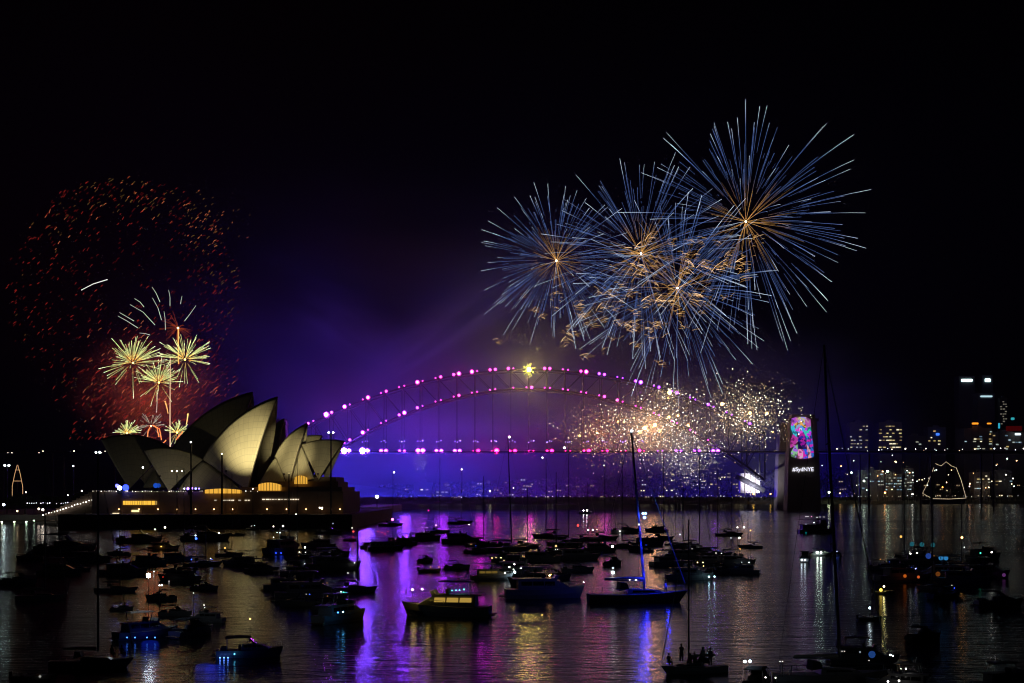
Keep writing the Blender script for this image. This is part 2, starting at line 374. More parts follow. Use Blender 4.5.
# projection on the tower face: rounded mosaic of light, and the lettering below it
py_Y = BY-16-9.8
def PJ(px, py): p = W(px, py, py_Y); return Vector((p.x-pyl.location.x, -9.7, p.z))
CY=(0.05,0.55,0.75); BLU=(0.02,0.12,0.8); NAV=(0.03,0.02,0.35); PUR=(0.45,0.08,0.65); PKK=(0.9,0.25,0.6); GRN=(0.25,0.55,0.3); ORG=(0.85,0.45,0.1); TEA=(0.05,0.6,0.5); WHT=(0.7,0.8,0.9); SAL=(0.85,0.35,0.45)
def image_glow(c, st):                             # projected picture: mottled tones of one hue
    m = bpy.data.materials.new('projected_image'); m.use_nodes = True; n = m.node_tree; n.nodes.remove(n.nodes['Principled BSDF'])
    tc = n.nodes.new('ShaderNodeTexCoord'); vo = n.nodes.new('ShaderNodeTexVoronoi'); vo.inputs['Scale'].default_value = 0.45
    rp = n.nodes.new('ShaderNodeValToRGB'); e = rp.color_ramp.elements; rp.color_ramp.interpolation = 'CONSTANT'
    e[0].color = (*[k*.35 for k in c], 1); e[1].position = .75; e[1].color = (min(1, c[2]*.7+.2), c[0]*.5, min(1, c[1]+.3), 1); q = e.new(.3); q.color = (*c, 1)
    sp = n.nodes.new('ShaderNodeSeparateColor'); em = n.nodes.new('ShaderNodeEmission'); em.inputs[1].default_value = st
    n.links.new(tc.outputs['Object'], vo.inputs['Vector']); n.links.new(vo.outputs['Color'], sp.inputs[0]); n.links.new(sp.outputs[0], rp.inputs[0]); n.links.new(rp.outputs[0], em.inputs[0])
    n.links.new(em.outputs[0], n.nodes['Material Output'].inputs[0]); return m
panels = [
 ([(791.5,418.5),(797,416.8),(799,421),(794,424),(791,423)], PUR), ([(797,416.8),(806,417),(804.5,422.5),(799,421)], (0.6,0.55,0.25)),
 ([(806,417),(810.3,419.2),(810.8,426),(806.5,428),(804.5,422.5)], (0.5,0.1,0.45)), ([(791,423),(794,424),(796.5,430),(797.5,438),(793,434),(790.8,428)], CY),
 ([(794,424),(799,421),(804.5,422.5),(806.5,428),(801,425),(796.5,430)], ORG), ([(796.5,430),(801,425),(804,428),(803.5,432),(799,434.5)], (0.1,0.35,0.9)),
 ([(803.5,432),(804,428),(806.5,428),(810.8,426),(811.5,434),(806.5,438)], TEA), ([(799.2,428.2),(801.8,428.2),(801.8,430.6),(799.2,430.6)], WHT),
 ([(797.5,438),(799,434.5),(803.5,432),(806.5,438),(805,441),(798,441.5)], NAV), ([(793,434),(797.5,438),(798,441.5),(794.5,446),(790.2,448),(790.4,440)], (0.5,0.04,0.35)),
 ([(806.5,438),(811.5,434),(813,443),(814,457),(811.5,457.5),(810,449),(806.5,444)], (0.03,0.15,0.6)), ([(798,441.5),(805,441),(806.5,444),(806,449),(798.5,449)], (0.02,0.01,0.12)),
 ([(794.5,446),(797.5,444),(797.8,452),(796,458),(791.2,456.5),(791,452)], GRN), ([(806.5,444),(810,449),(811.5,457.5),(808,458.3),(807.5,450)], SAL),
 ([(798.5,449),(803,449),(803,458.8),(797.5,458.4),(797.8,452)], PKK), ([(803,449),(806,449),(807.5,450),(808,458.3),(803,458.8)], BLU)]
for i, (pg, c) in enumerate(panels):
    mb = MB(); q = [PJ(*p) for p in pg]; n = len(q); d = 0.25+0.02*(i % 5)
    fr = [Vector((p.x, p.y-d, p.z)) for p in q]
    mb.add(fr+q, [tuple(range(n))]+[(k, (k+1) % n, (k+1) % n+n, k+n) for k in range(n)])
    mb.build('projected_panel', image_glow(c, 0.95), pyl)
tcv = bpy.data.curves.new('lettering', 'FONT'); tcv.body = '#SydNYE'; tcv.align_x = 'CENTER'; tcv.align_y = 'CENTER'; tcv.size = 5.4; tcv.extrude = 0.15; tcv.offset = 0.05
to = bpy.data.objects.new('tmp', tcv); COL.objects.link(to)
me = bpy.data.meshes.new_from_object(to.evaluated_get(bpy.context.evaluated_depsgraph_get())); bpy.data.objects.remove(to)
me.materials.clear(); me.materials.append(glow((0.85, 0.85, 1.0), 1.3))
lt = instance(me, 'lettering', pyl, PJ(803, 469.5)+Vector((0, -0.35, 0)), rot=(PI/2, 0, 0))

# ------------------------------------------------------------------ opera house
HY = 800.0
def shell_material(name, col):
    m = bpy.data.materials.new(name); m.use_nodes = True; n = m.node_tree; b = n.nodes['Principled BSDF']
    uv = n.nodes.new('ShaderNodeUVMap'); uv.uv_map = 'ribs'
    br = n.nodes.new('ShaderNodeTexBrick'); br.offset = 0.0; br.inputs['Scale'].default_value = 1.0
    br.inputs['Color1'].default_value = (*col, 1); br.inputs['Color2'].default_value = (*[c*0.9 for c in col], 1)
    br.inputs['Mortar'].default_value = (*[c*0.68 for c in col], 1); br.inputs['Mortar Size'].default_value = 0.03
    br.inputs['Brick Width'].default_value = 1.0; br.inputs['Row Height'].default_value = 1.0
    n.links.new(uv.outputs[0], br.inputs['Vector']); n.links.new(br.outputs['Color'], b.inputs['Base Color'])
    b.inputs['Roughness'].default_value = 0.5; b.inputs['Specular IOR Level'].default_value = 0.3
    return m
SHELLM = shell_material('glazed_tiles', (0.68, 0.63, 0.46))
RIBM = mat('rib_concrete', (0.25, 0.23, 0.2), 0.8, 0, 0.15, 0.2)
opera = empty('opera_house', (0, 0, 0), 'opera house with pale floodlit sail shaped roofs on a dark stone podium', 'opera house')
opc = W(215, HOR, HY); opc.z = 0; opera.location = opc
ANG = math.radians(4)
class Hall:
    def __init__(s, Y0): s.Y0 = Y0; s.X0 = (230-512)/FOC*Y0; s.c = math.cos(ANG); s.s = math.sin(ANG)
    def P(s, u, v, z): return Vector((s.X0+u*s.c+v*s.s, s.Y0-u*s.s+v*s.c, z))
    def px(s, px, py, v):                       # local point of the hall that is seen at this pixel
        k = (px-512)/FOC; u = (k*(s.Y0+v*s.c)-s.X0-v*s.s)/(s.c+k*s.s)
        Y = s.Y0-u*s.s+v*s.c; return Vector((u, v, CAMZ+(HOR-py)/FOC*Y))
def arc(a, b, out, sag, n):
    d = b-a; o = out-d*(out.dot(d)/d.length_squared); o.normalize(); L = d.length
    rad = L*L/(8*sag)+sag/2 if sag > 1e-4 else None; pts = []
    for i in range(n+1):
        t = i/n
        h = 0 if rad is None else math.sqrt(max(0, rad*rad-(L*(t-.5))**2))-(rad-sag)
        pts.append(a+d*t+o*h)
    return pts
def shell(hall, A, B, vf, F, ridge_sag, m=None, ns=18, nt=18, rr=75.0, name='shell', rib=True):
    a = hall.px(*A, 0); b = hall.px(*B, 0); f = hall.px(*F, -vf)
    ridge = arc(a, b, Vector((a.x+b.x, 0, a.z+b.z))/2-Vector((f.x, 0, f.z)), ridge_sag*(b-a).length, ns)
    vs = []; uvs = []; fs = []
    for side in (1, -1):
        k0 = len(vs); ff = Vector((f.x, f.y*side, f.z)); cen = Vector((f.x*0.7+0.3*(a.x+b.x)/2, -ff.y*0.5, f.z-6))
        for i, r in enumerate(ridge):
            L = (r-ff).length; q = arc(ff, r, (ff+r)/2-cen, L*L/(8*rr), nt)
            for j, p in enumerate(q): vs.append(hall.P(*p)-opc); uvs.append((i*0.75, L*j/nt/4.0))
        for i in range(ns):
            for j in range(nt):
                w = k0+i*(nt+1)+j; fs.append((w, w+1, w+nt+2, w+nt+1))
    mb = MB(); mb.add(vs, fs); o = mb.build(name, [m or SHELLM, RIBM], opera, smooth=True)
    ul = o.data.uv_layers.new(name='ribs')
    for l in o.data.loops: ul.data[l.index].uv = uvs[l.vertex_index]
    sm = o.modifiers.new('thickness', 'SOLIDIFY'); sm.thickness = 1.3; sm.offset = 0.0; sm.use_rim = True; sm.material_offset_rim = 1
    return o
def patch(hall, pts, bulge, m=None, name='side_shell', n=10):
    # spherical triangle between three points ((px, py), v)
    P = [hall.px(*p, v) for p, v in pts]; nrm = (P[1]-P[0]).cross(P[2]-P[0]).normalized()
    if nrm.y > 0: nrm = -nrm
    vs = []; uvs = []; idx = {}
    for i in range(n+1):
        for j in range(n+1-i):
            s, t = i/n, j/n; u = 1-s-t
            q = P[0]*u+P[1]*s+P[2]*t+nrm*bulge*(s*t+t*u+u*s)*3; idx[i, j] = len(vs); vs.append(hall.P(*q)-opc); uvs.append((s*16, t*10))
    fs = []
    for i in range(n):
        for j in range(n-i):
            fs.append((idx[i,j], idx[i+1,j], idx[i,j+1]))
            if j < n-i-1: fs.append((idx[i+1,j], idx[i+1,j+1], idx[i,j+1]))
    mb = MB(); mb.add(vs, fs); o = mb.build(name, [m or SHELLM, RIBM], opera, smooth=True)
    ul = o.data.uv_layers.new(name='ribs')
    for l in o.data.loops: ul.data[l.index].uv = uvs[l.vertex_index]
    sm = o.modifiers.new('thickness', 'SOLIDIFY'); sm.thickness = 1.0; sm.offset = 0; sm.material_offset_rim = 1
    return o
def Z(x, y): return (90+x/3.793, 380+y/3.793)
near = Hall(HY); far = Hall(HY+75)
shell(near, Z(712,65), Z(430,303), 17, Z(598,420), 0.10)
shell(near, Z(205,268), Z(430,303), 15, Z(300,424), 0.10)
patch(near, [(Z(430,306), -2), (Z(335,420), -16), (Z(578,422), -18)], 1.5)
shell(near, Z(826,165), Z(703,292), 13, Z(756,402), 0.10)
patch(near, [(Z(704,294), -2), (Z(636,408), -15), (Z(748,404), -14)], 1.2)
shell(near, Z(965,234), Z(802,246), 12, Z(868,380), 0.07)
patch(near, [(Z(803,248), -2), (Z(762,398), -13), (Z(850,376), -12)], 1.0)
shell(far, Z(618,47), Z(312,262), 22, Z(520,420), 0.10)
shell(far, Z(43,227), Z(312,262), 19, Z(150,415), 0.12)
patch(far, [(Z(312,262), -2), (Z(200,410), -18), (Z(500,415), -18)], 1.5)
shell(far, Z(736,148), Z(610,290), 17, Z(690,410), 0.08)
shell(far, Z(880,212), Z(720,240), 15, Z(800,390), 0.06)
# glass walls closing the open mouths
GLASS = mat('dark_glass', (0.02, 0.02, 0.025), 0.15, 0.0)
def glass(hall, a, foot, vf):
    A_ = hall.px(*a, 0); F_ = hall.px(*foot, -vf); mb = MB(); q = []
    top = A_+(F_-A_)*0.30; top.y = 0
    inn = 5.0
    pts = [Vector((F_.x-inn, -vf*0.9, F_.z)), Vector((F_.x-inn, vf*0.9, F_.z)), Vector((top.x-inn, vf*0.32, top.z)), Vector((top.x-inn, -vf*0.32, top.z))]
    pts2 = [p+Vector((0.6, 0, 0)) for p in pts]
    mb.add([hall.P(*p)-opc for p in pts+pts2], [(0,1,2,3),(4,7,6,5),(0,4,5,1),(1,5,6,2),(2,6,7,3),(3,7,4,0)])
    mb.build('glass_wall', GLASS, opera)
glass(near, Z(712,65), Z(598,420), 17); glass(near, Z(826,165), Z(756,402), 13); glass(near, Z(965,234), Z(868,380), 12)
glass(far, Z(618,47), Z(520,420), 22)
# podium and promenade
def pbox(px0, px1, py0, py1, Y0, Y1, name, m):
    a = W(px0, py1, Y0); b = W(px1, py0, Y0); a -= opc; b -= opc
    return MB().box(a.x, b.x, Y0-opc.y, Y1-opc.y, a.z, b.z).build(name, m, opera)
pod = mat('podium_granite', (0.24, 0.17, 0.13), 0.75, 0, 0.25, 0.3)
pbox(58, 352, 514.5, 532, 728, 970, 'promenade', pod)
pbox(92, 343, 491.5, 514.5, 752, 835, 'podium', pod)
pbox(100, 330, 491.3, 514.5, 835.1, 965, 'podium', pod)
pbox(240, 342, 487, 491.4, 770, 832, 'podium_terrace', pod)
pbox(262, 338, 481.5, 486.9, 782, 830, 'podium_terrace', pod)
pbox(296, 336, 477, 481.4, 790, 828, 'podium_terrace', pod)
YEL = (1.0, 0.62, 0.12)
LIT = glow((1.0, .5, .06), .9)
def foyer(px0, px1, py0, py1, Y, m=LIT, arched=True):
    a = W(px0, py1, Y)-opc; b = W(px1, py0, Y)-opc; mb = MB(); n = 8; top = []
    for i in range(n+1):
        t = i/n; h = (0.55+0.45*math.sin(PI*(0.15+0.75*t))) if arched else 1.0
        top.append((a.x+(b.x-a.x)*t, a.z+(b.z-a.z)*h))
    prof = [(a.x, a.z)]+top+[(b.x, a.z)]
    mb.prism(prof, 0.8, 0.8, y=a.y); o = mb.build('lit_foyer', m, opera)
    fm = MB()
    for i in range(n+1): fm.box(top[i][0]-0.12, top[i][0]+0.12, a.y-1.0, a.y-0.82, a.z, top[i][1])
    fm.build('mullion', BLACKM, o)
foyer(205, 241, 488.6, 493.4, 750); foyer(258.5, 281, 482.5, 490.6, 768); foyer(294.5, 307.5, 475.5, 484, 780)
win = glow((1.0, 0.55, 0.06), 1.1)
def wl(px0, px1, py0, py1, Y, m, name='lit_window'):
    a = W(px0, py1, Y)-opc; b = W(px1, py0, Y)-opc
    MB().box(a.x, b.x, a.y, a.y+0.4, a.z, b.z).build(name, m, opera)
x = 123.0
while x < 156:
    wv = R.uniform(1.2, 3.0)
    wl(x, x+wv, 500.9, 504.8, 751.5, win if R.random() < 0.8 else glow((0.7, 0.45, 0.12), 0.5)); x += wv+R.uniform(0.3, 0.8)
wl(131.5, 139, 510, 512, 751.5, glow((1, 0.8, 0.35), 1.5)); wl(112.5, 119, 513, 514.3, 751.5, glow((1, 0.85, 0.5), 1.4))
for (xa, xb, yy) in ((207, 250, 500.3), (259, 298, 499.4)):
    x = xa
    while x < xb:
        d = R.uniform(1.2, 3.4)
        if R.random() < 0.8: wl(x, x+d, yy-0.5, yy+0.5, 751.5, glow((1, 0.85, 0.6), R.choice((0.5, 0.9, 1.4))))
        x += d+R.uniform(0.5, 1.2)
# string of little lights along the podium's parapet
for i in range(70):
    x = 92+i*2.4+R.uniform(-.6, .6)
    if R.random() < 0.75: instance(lamp_mesh((1, 0.9, 0.75), R.choice((1.0, 2.0, 6.0)), 0.22), 'parapet_lamp', opera, W(x, 491.2+R.uniform(-.2, .2), 751.3)-opc)
for x in (119, 139, 158, 177, 195.5, 214, 232.5, 267, 286.5, 306, 322, 340):
    o = instance(lamp_mesh((1.0, 0.55, 0.22), 7.0, 0.34), 'wall_lamp', opera, W(x, 509.2, 749.6)-opc)
    bk = MB().box(-0.12, 0.12, 0, 2.6, -0.12, 0.12).build('bracket', BLACKM, o)
# floodlights for the roofs
def floodlight(px, py, Y, target, watts, size, label, col=(1.0, 0.86, 0.5)):
    p = W(px, py, Y); o = empty('floodlight', p, label, 'floodlight', 'floodlights on the promenade aimed at the roofs')
    MB().box(-0.5, 0.5, -0.3, 0.3, -0.35, 0.35).build('lamp_housing', BLACKM, o)
    MB().tube([(0, 0, -0.35), (0, 0, -(p.z-6.9))], 0.12).build('pole', BLACKM, o)
    s = spot_light(p+Vector((0, 0.6, 0.5)), target, col, watts, size, 0.9, 0.5)
    return o
def HP(hall, z, v): q = hall.px(*z, v); return hall.P(*q)
floodlight(226, 471, 731, HP(near, Z(605,235), -10), 2.3e5, math.radians(40), 'black floodlight on a tall pole below the biggest lit sail', (1.0, 0.84, 0.44))
floodlight(284, 474, 731, HP(near, Z(765,285), -8), 1.0e5, math.radians(28), 'black floodlight on a tall pole below the second lit sail', (1.0, 0.84, 0.44))
floodlight(318, 474, 733, HP(near, Z(870,300), -8), 2.0e4, math.radians(30), 'black floodlight at the seaward end of the promenade')
floodlight(160, 476, 733, HP(near, Z(320,340), -8), 1.1e4, math.radians(52), 'black floodlight on a tall pole below the dim rear sail')

# ------------------------------------------------------------------ lamp posts
def lamp_post(px, py, Y, zfoot, label, group, heads=1, col=(1, 0.95, 0.85), st=60.0, r=0.4, pole_r=0.14, gap=1.6):
    p = W(px, py, Y); h = p.z-zfoot
    o = empty('street_lamp', (p.x, Y, zfoot), label, 'street lamp', group)
    MB().tube([(0, 0, -0.1), (0, 0, h)], pole_r*1.3, 6, pole_r).build('pole', BLACKM, o)
    if heads > 1: MB().box(-gap/2*(heads-1)-.2, gap/2*(heads-1)+.2, -.1, .1, h-.1, h+.1).build('cross_arm', BLACKM, o)
    for k in range(heads):
        x = (k-(heads-1)/2)*gap
        instance(lamp_mesh(col, st, r), 'lamp_head', o, (x, -0.2, h+0.1+r))
    return o
lamp_post(98, 453.5, 742, 6.9, 'tall post with a twin white head beside the far left sail roof', None, 2, (0.75, 1, 0.95), 16, 0.55, 0.28, 2.0)
lamp_post(222, 454.5, 738, 6.9, 'tall dark post with a small lamp before the biggest lit sail', None, 1, (1, 0.9, 0.7), 12, 0.3, 0.45)
lamp_post(191, 443, 742, 6.9, 'tall dark post with a small lamp before the dark sails', None, 1, (0.9, 0.95, 1), 16, 0.4, 0.45)
lamp_post(331, 433.5, 738, 6.9, 'tall dark post with a twin white head beside the right end sail', None, 2, (0.8, 0.85, 1), 30, 0.4, 0.4, 2.4)
lamp_post(289, 474, 738, 6.9, 'dark post without much light before the second lit sail', None, 1, (1, 0.8, 0.5), 1.0, 0.25, 0.35)
lamp_post(253, 489.5, 738, 6.9, 'short white lamp post at the foot of the biggest lit sail', None, 1, (1, .95, .85), 9, 0.3)
lamp_post(143, 468.5, 742, 6.9, 'lamp post with a small white head before the dim rear sail', None, 1, (0.85, 1, 0.95), 30, 0.4)
lamp_post(177, 472, 742, 6.9, 'lamp post with three warm heads before the dim rear sail', None, 3, (1, 0.8, 0.5), 12, 0.35, 0.2, 2.6)
lamp_post(296, 516, 729, 6.9, 'bright white lamp on the promenade edge below the second sail', None, 1, (1, 1, 0.9), 16, 0.5)
lamp_post(321, 508.6, 729, 6.9, 'pair of white lamps at the promenade end', None, 2, (1, .95, .85), 25, 0.35, 0.14, 1.2)
lamp_post(377, 498.5, 1180, 5, 'big greenish white lamp on the point right of the opera house', None, 1, (0.85, 1, 0.75), 14, 1.4, 0.25)
def stage(px, py, Y, label, cols):
    p = W(px, py, Y); o = empty('stage_light', (p.x, p.y, p.z-1.2), label, 'stage light', 'coloured stage lights on the podium')
    MB().box(-1.2, 1.2, -.5, .5, -2.0, 0.3).build('stand', BLACKM, o)
    for dx, dz, c, st, r in cols: instance(lamp_mesh(c, st, r), 'lamp', o, (dx, -0.6, 1.2+dz))
    return o
stage(120, 488, 751, 'blue and white stage light on the left end of the podium', [(0, 0, (0.6, 0.7, 1), 14, 1.2), (3.2, 0.2, (0.02, 0.04, 1), 5, 1.8), (-1.4, 1.2, (0.1, 0.1, 1), 6, 1.0)])
stage(156, 485.5, 751, 'dim blue screen light before the dim rear sail', [(0, 0, (0.02, 0.12, 0.8), 0.6, 1.4), (1.6, 0, (0.02, 0.12, 0.8), 0.5, 1.2)])
stage(190, 488.6, 751, 'row of violet and white stage lights at the podium edge', [(-3, 0, (0.8, 0.8, 1), 6, 0.5), (-1, 0, (0.25, 0.1, 1), 12, 0.7), (1, .2, (0.3, 0.1, 1), 9, 0.7), (3.2, 0, (0.2, 0.2, 1), 6, 0.6), (5, 0, (0.3, 0.2, 1), 4, 0.5)])

# ------------------------------------------------------------------ left quay
def block(name, px0, px1, py0, Y0, Y1, m, kind='structure'):
    a = W(px0, HOR, Y0); b = W(px1, py0, Y0)
    return tag(MB().box(a.x, b.x, Y0, Y1, -0.5, b.z).build(name, m), kind=kind)
block('quay', -140, 94, 515.0, 860, 1150, STONE)
block('point', 343, 378, 507.5, 1150, 1400, STONE)
# broad stairs climbing from the quay to the podium
st_ = empty('stairs', W(75, HOR, 790), 'wide stone stairs climbing from the quay to the podium', 'stairs')
st_.location.z = 0
mb = MB(); n = 14
for i in range(n):
    a = W(40+i*4.0, HOR, 800); z0 = 5.0+i*1.15; mb.box(a.x-st_.location.x, W(98, HOR, 800).x-st_.location.x-0.01*i, 10+0.02*i, 60-0.02*i, 5.0 if i == 0 else z0-1.15, z0)
mb.build('steps', pod, st_)
for i in range(26):
    t = i/25; p = W(43+t*72, 515-t*22+R.uniform(-.5, .5), 799); instance(lamp_mesh((1, 0.95, 0.85), R.choice((1.5, 4, 10)), 0.3), 'step_lamp', st_, p-st_.location)
for i in range(40):
    t = i/39; p = W(25+t*88, 503.2-max(0, t-.45)*16+R.uniform(-.4, .4), 803)
    if R.random() < .75: instance(lamp_mesh((0.9, 0.95, 1), R.choice((1, 2, 5)), 0.25), 'handrail_lamp', st_, p-st_.location)
hr = MB(); hr.tube([W(25, 503.6, 803)-st_.location, W(65, 503.6, 803)-st_.location, W(113, 494.8, 803)-st_.location], 0.12); hr.build('handrail', BLACKM, st_)
quay_lamps = [(4, 506, (0.8,1,1), 120, .7), (17.5, 512, (1,.8,.5), 25, .5), (43, 511, (1,.85,.7), 60, .7), (39, 510, (1,.85,.7), 40, .6), (58, 510.5, (.9,.95,1), 60, .6), (67, 515, (1,.8,.9), 30, .5), (80, 510.5, (1,.7,.4), 20, .45), (99.5, 510.5, (1,.7,.4), 16, .4), (82, 492, (1,.9,.7), 20, .5), (68, 496, (1,.9,.8), 14, .4), (26, 493, (1,.95,.8), 16, .4),
  (2, 522.6, (.9,1,.6), 40, .55), (14.5, 522.6, (.8,1,.6), 40, .55), (26.5, 522.6, (.7,1,.7), 45, .55), (34, 522, (.7,1,.7), 45, .55), (11, 526, (.8,1,.6), 20, .4), (17, 526.5, (.9,1,.5), 50, .55), (70, 523, (.85,1,.8), 70, .7), (76, 524.5, (.9,1,.7), 30, .5), (88, 524.5, (1,.9,.5), 60, .6), (90.5, 524.4, (1,.85,.4), 30, .4), (83, 525, (1,.9,.6), 20, .4)]
for k, (px, py, c, s, r) in enumerate(quay_lamps):
    lamp_post(px, py, 842, -0.3 if py > 521 else 4.9, 'small lamp post on the low jetty at far left' if py > 521 else 'small lamp post on the quay left of the opera house', 'jetty lamps' if py > 521 else 'quay lamps', 1, c, s*.3, r)
lamp_post(7, 466.7, 900, 4, 'tall twin headed lamp at the far left edge', None, 2, (0.8, 1, 1), 16, 0.7, 0.25, 2.6)
lamp_post(73.5, 467, 900, 4, 'tall thin lamp post alone above the quay', None, 1, (0.9, 0.95, 1), 8, 0.5, 0.25)
jt = empty('jetty', W(42, HOR, 845), 'low timber jetty on piles along the far left shore', 'jetty'); jt.location.z = 0
mb = MB(); a = W(-60, HOR, 845).x-jt.location.x; b = W(97, HOR, 845).x-jt.location.x
mb.box(a, b, -5, 5, 1.1, 1.6); mb.build('boardwalk', mat('timber', (0.16, 0.11, 0.07), 0.8, 0, 0.3, 2), jt)
x = a+2
while x < b: MB().tube([(x, -4, -0.4), (x, -4, 1.1)], 0.25).build('pile', BLACKM, jt); x += 7

# ------------------------------------------------------------------ trees on the quay and the shores
def tree_proto(seed, h, rw):
    r = random.Random(seed); o = empty('tree', (0,0,0))
    mb = MB(); mb.tube([(0,0,-0.5),(0.1,0,h*0.25),(0.2,0.1,h*0.5),(0,0,h*0.8)], h*0.035, 6, h*0.008)
    for k in range(6):
        a = r.uniform(0, 6.28); z = h*r.uniform(0.3, 0.6); mb.tube([(0.1,0,z),(math.cos(a)*rw*.4, math.sin(a)*rw*.4, z+h*.14),(math.cos(a)*rw*.75, math.sin(a)*rw*.75, z+h*.22)], h*0.012, 5, h*0.004)
    mb.build('trunk', mat('bark', (0.09, 0.07, 0.05), 0.9, 0, .3, 2), o)
    mb = MB()
    cl = [(r.gauss(0, rw*.45), r.gauss(0, rw*.45), h*r.uniform(.42, .93)) for _ in range(16)]
    for c in cl:
        for _ in range(60):
            p = Vector(c)+Vector((r.gauss(0, 1), r.gauss(0, 1), r.gauss(0, .7)))*rw*0.22
            d = Vector((r.gauss(0,1), r.gauss(0,1), r.gauss(0,1))).normalized()*h*0.045; e = d.cross(Vector((r.gauss(0,1), r.gauss(0,1), 1))).normalized()*h*0.03
            mb.add([p-d, p+e, p+d, p-e], [(0,1,2,3)])
    mb.build('crown', WOODS, o); return o
TP = [tree_proto(11, 11, 5), tree_proto(12, 14, 6.5)]
spots = [(25, 905), (47, 930), (60, 915), (78, 940), (-8, 930), (12, 950), (88, 925)]
for k, (px, Y) in enumerate(spots):
    o = TP[k] if k < 2 else copy_tree(TP[k % 2]); q = W(px, HOR, Y); o.location = (q.x, Y, 4.8); s = R.uniform(.8, 1.15); o.scale = (s, s, s); o.rotation_euler.z = R.uniform(0, 6)
    tag(o, 'dark leafy tree on the unlit quay left of the opera house', 'tree', 'trees on the quay')
# woods of the north shore: one mass of crowns
mb = MB()
for _ in range(2600):
    px = R.uniform(380, 1110); t = R.random(); Y = 2075+t*400
    topz = W(px, 489-(px-372)/730*26, 2500).z; z = 4+(topz-4)*t**0.8
    p = Vector(((px-512)/FOC*Y, Y, z+R.uniform(0, 4)))
    for _k in range(5):
        q = p+Vector((R.gauss(0, 4), R.gauss(0, 4), R.uniform(-1, 5))); d = Vector((R.gauss(0,1), R.gauss(0,1), R.gauss(0,1))).normalized()*3.2; e = d.cross(Vector((R.gauss(0,1), R.gauss(0,1), 1))).normalized()*2.6
        mb.add([q-d, q+e, q+d, q-e], [(0,1,2,3)])
tag(mb.build('woodland', WOODS), kind='stuff')

# ------------------------------------------------------------------ north shore town
WALL = [mat('far_wall_a', (0.2, 0.19, 0.18), 0.8, 0, .1, .1), mat('far_wall_b', (0.28, 0.25, 0.22), 0.8, 0, .1, .1), mat('far_wall_c', (0.14, 0.14, 0.16), 0.8, 0, .1, .1)]
wm = {}
def win_mesh(c, st):
    if (c, st) not in wm:
        b = MB().box(-.5, .5, -.5, .5, -.5, .5); me = bpy.data.meshes.new('window'); me.from_pydata(b.v, [], b.f); me.materials.append(glow(c, st, False)); wm[c, st] = me
    return wm[c, st]
def building(px0, px1, py0, Y, label, pal, fill, rows, cols, lit_y=None, name='tower_block', wmat=0, zf=0.0):
    a = W(px0, HOR, Y); b = W(px1, py0, Y); o = empty(name, ((a.x+b.x)/2, Y, zf), label, 'building'); hw = (b.x-a.x)/2; h = b.z-zf
    MB().box(-hw, hw, 0, 2*hw if hw < 25 else 30, -6, h).build('wall', WALL[wmat], o)
    MB().box(-hw*0.4, hw*0.3, 3, hw, h, h+3.5).build('plant_room', WALL[wmat], o)
    y1 = lit_y or HOR-8
    for r in range(rows):
        for c in range(cols):
            if R.random() > fill: continue
            px = px0+(px1-px0)*(c+0.5+R.uniform(-.22, .22))/cols; py = py0+2.5+(y1-py0-2.5)*(r+0.5)/rows
            p = W(px, py, Y); cc, st = R.choice(pal)
            instance(win_mesh(cc, st), 'window', o, (p.x-o.location.x, -0.3, p.z-zf), ((px1-px0)/cols*Y/FOC*R.uniform(.55, .95), 0.5, 1.5*R.uniform(.8, 1.2)))
    return o
WARM = [((1, .8, .35), .9), ((1, .75, .3), .5), ((1, .9, .6), 1.3), ((1, .7, .3), .25)]
COOL = [((.6, .9, 1), .7), ((.8, 1, .9), .5), ((.9, .9, .7), .4), ((.4, .7, .9), .3)]
MIX = WARM+COOL
building(850, 868, 422, 2160, 'office block with broken rows of warm windows, left of the pair above the viaduct', [((1,.85,.6),.6),((1,.8,.5),.25),((.8,.85,1),.4)], .5, 7, 6, 449)
building(879, 902, 422, 2170, 'office block with bright yellow floors, right of the pair above the viaduct', WARM, .55, 7, 7, 449)
building(928, 946, 427, 2200, 'dark block with one row of yellow lights under its roof', WARM, .12, 6, 7, 449, wmat=2)
building(978, 986, 400, 2260, 'narrow dark tower with faint upright rows of windows', [((1,.9,.7),.18)], .5, 10, 3, 425, wmat=2)
building(1000, 1007, 398, 2280, 'narrow dark tower at the right with faint windows', [((1,.9,.7),.15)], .4, 10, 3, 425, wmat=2)
building(964, 992, 428, 2170, 'wide block with scattered windows below the orange signs', MIX, .22, 8, 9, 450)
building(993, 1024, 432, 2165, 'wide block at the right edge with scattered windows below red glow', MIX, .16, 7, 10, 450, wmat=1)
building(905, 926, 436, 2210, 'low dark block between the yellow office and the dim block', MIX, .06, 5, 6, 450, wmat=2)
building(858, 884, 470, 2072, 'low lit waterfront hall with greenish white windows', COOL, .4, 5, 8, 490, 'waterfront_building')
building(885, 902, 474, 2070, 'low waterfront building with bright cyan windows beside a big lamp', COOL, .6, 5, 6, 491, 'waterfront_building', 1)
building(904, 914, 468, 2074, 'narrow waterfront building with cyan windows left of the ship of lights', COOL, .5, 6, 4, 491, 'waterfront_building')
building(974, 990, 472, 2072, 'waterfront building with a white roof light, right of the ship of lights', MIX, .35, 5, 6, 490, 'waterfront_building', 1)
building(992, 1012, 470, 2080, 'dim waterfront building near the right edge', MIX, .14, 5, 6, 490, 'waterfront_building', 2)
building(663, 676, 470, 2085, 'dim apartment block seen below the golden spark cloud', WARM, .25, 6, 5, 492, 'apartment_block')
building(708, 720, 474, 2085, 'dim apartment block between the spark cloud and the lit abutment', WARM, .22, 5, 5, 492, 'apartment_block', 1)
building(733, 744, 474, 2085, 'dim apartment block just left of the lit abutment', WARM, .3, 5, 5, 492, 'apartment_block')
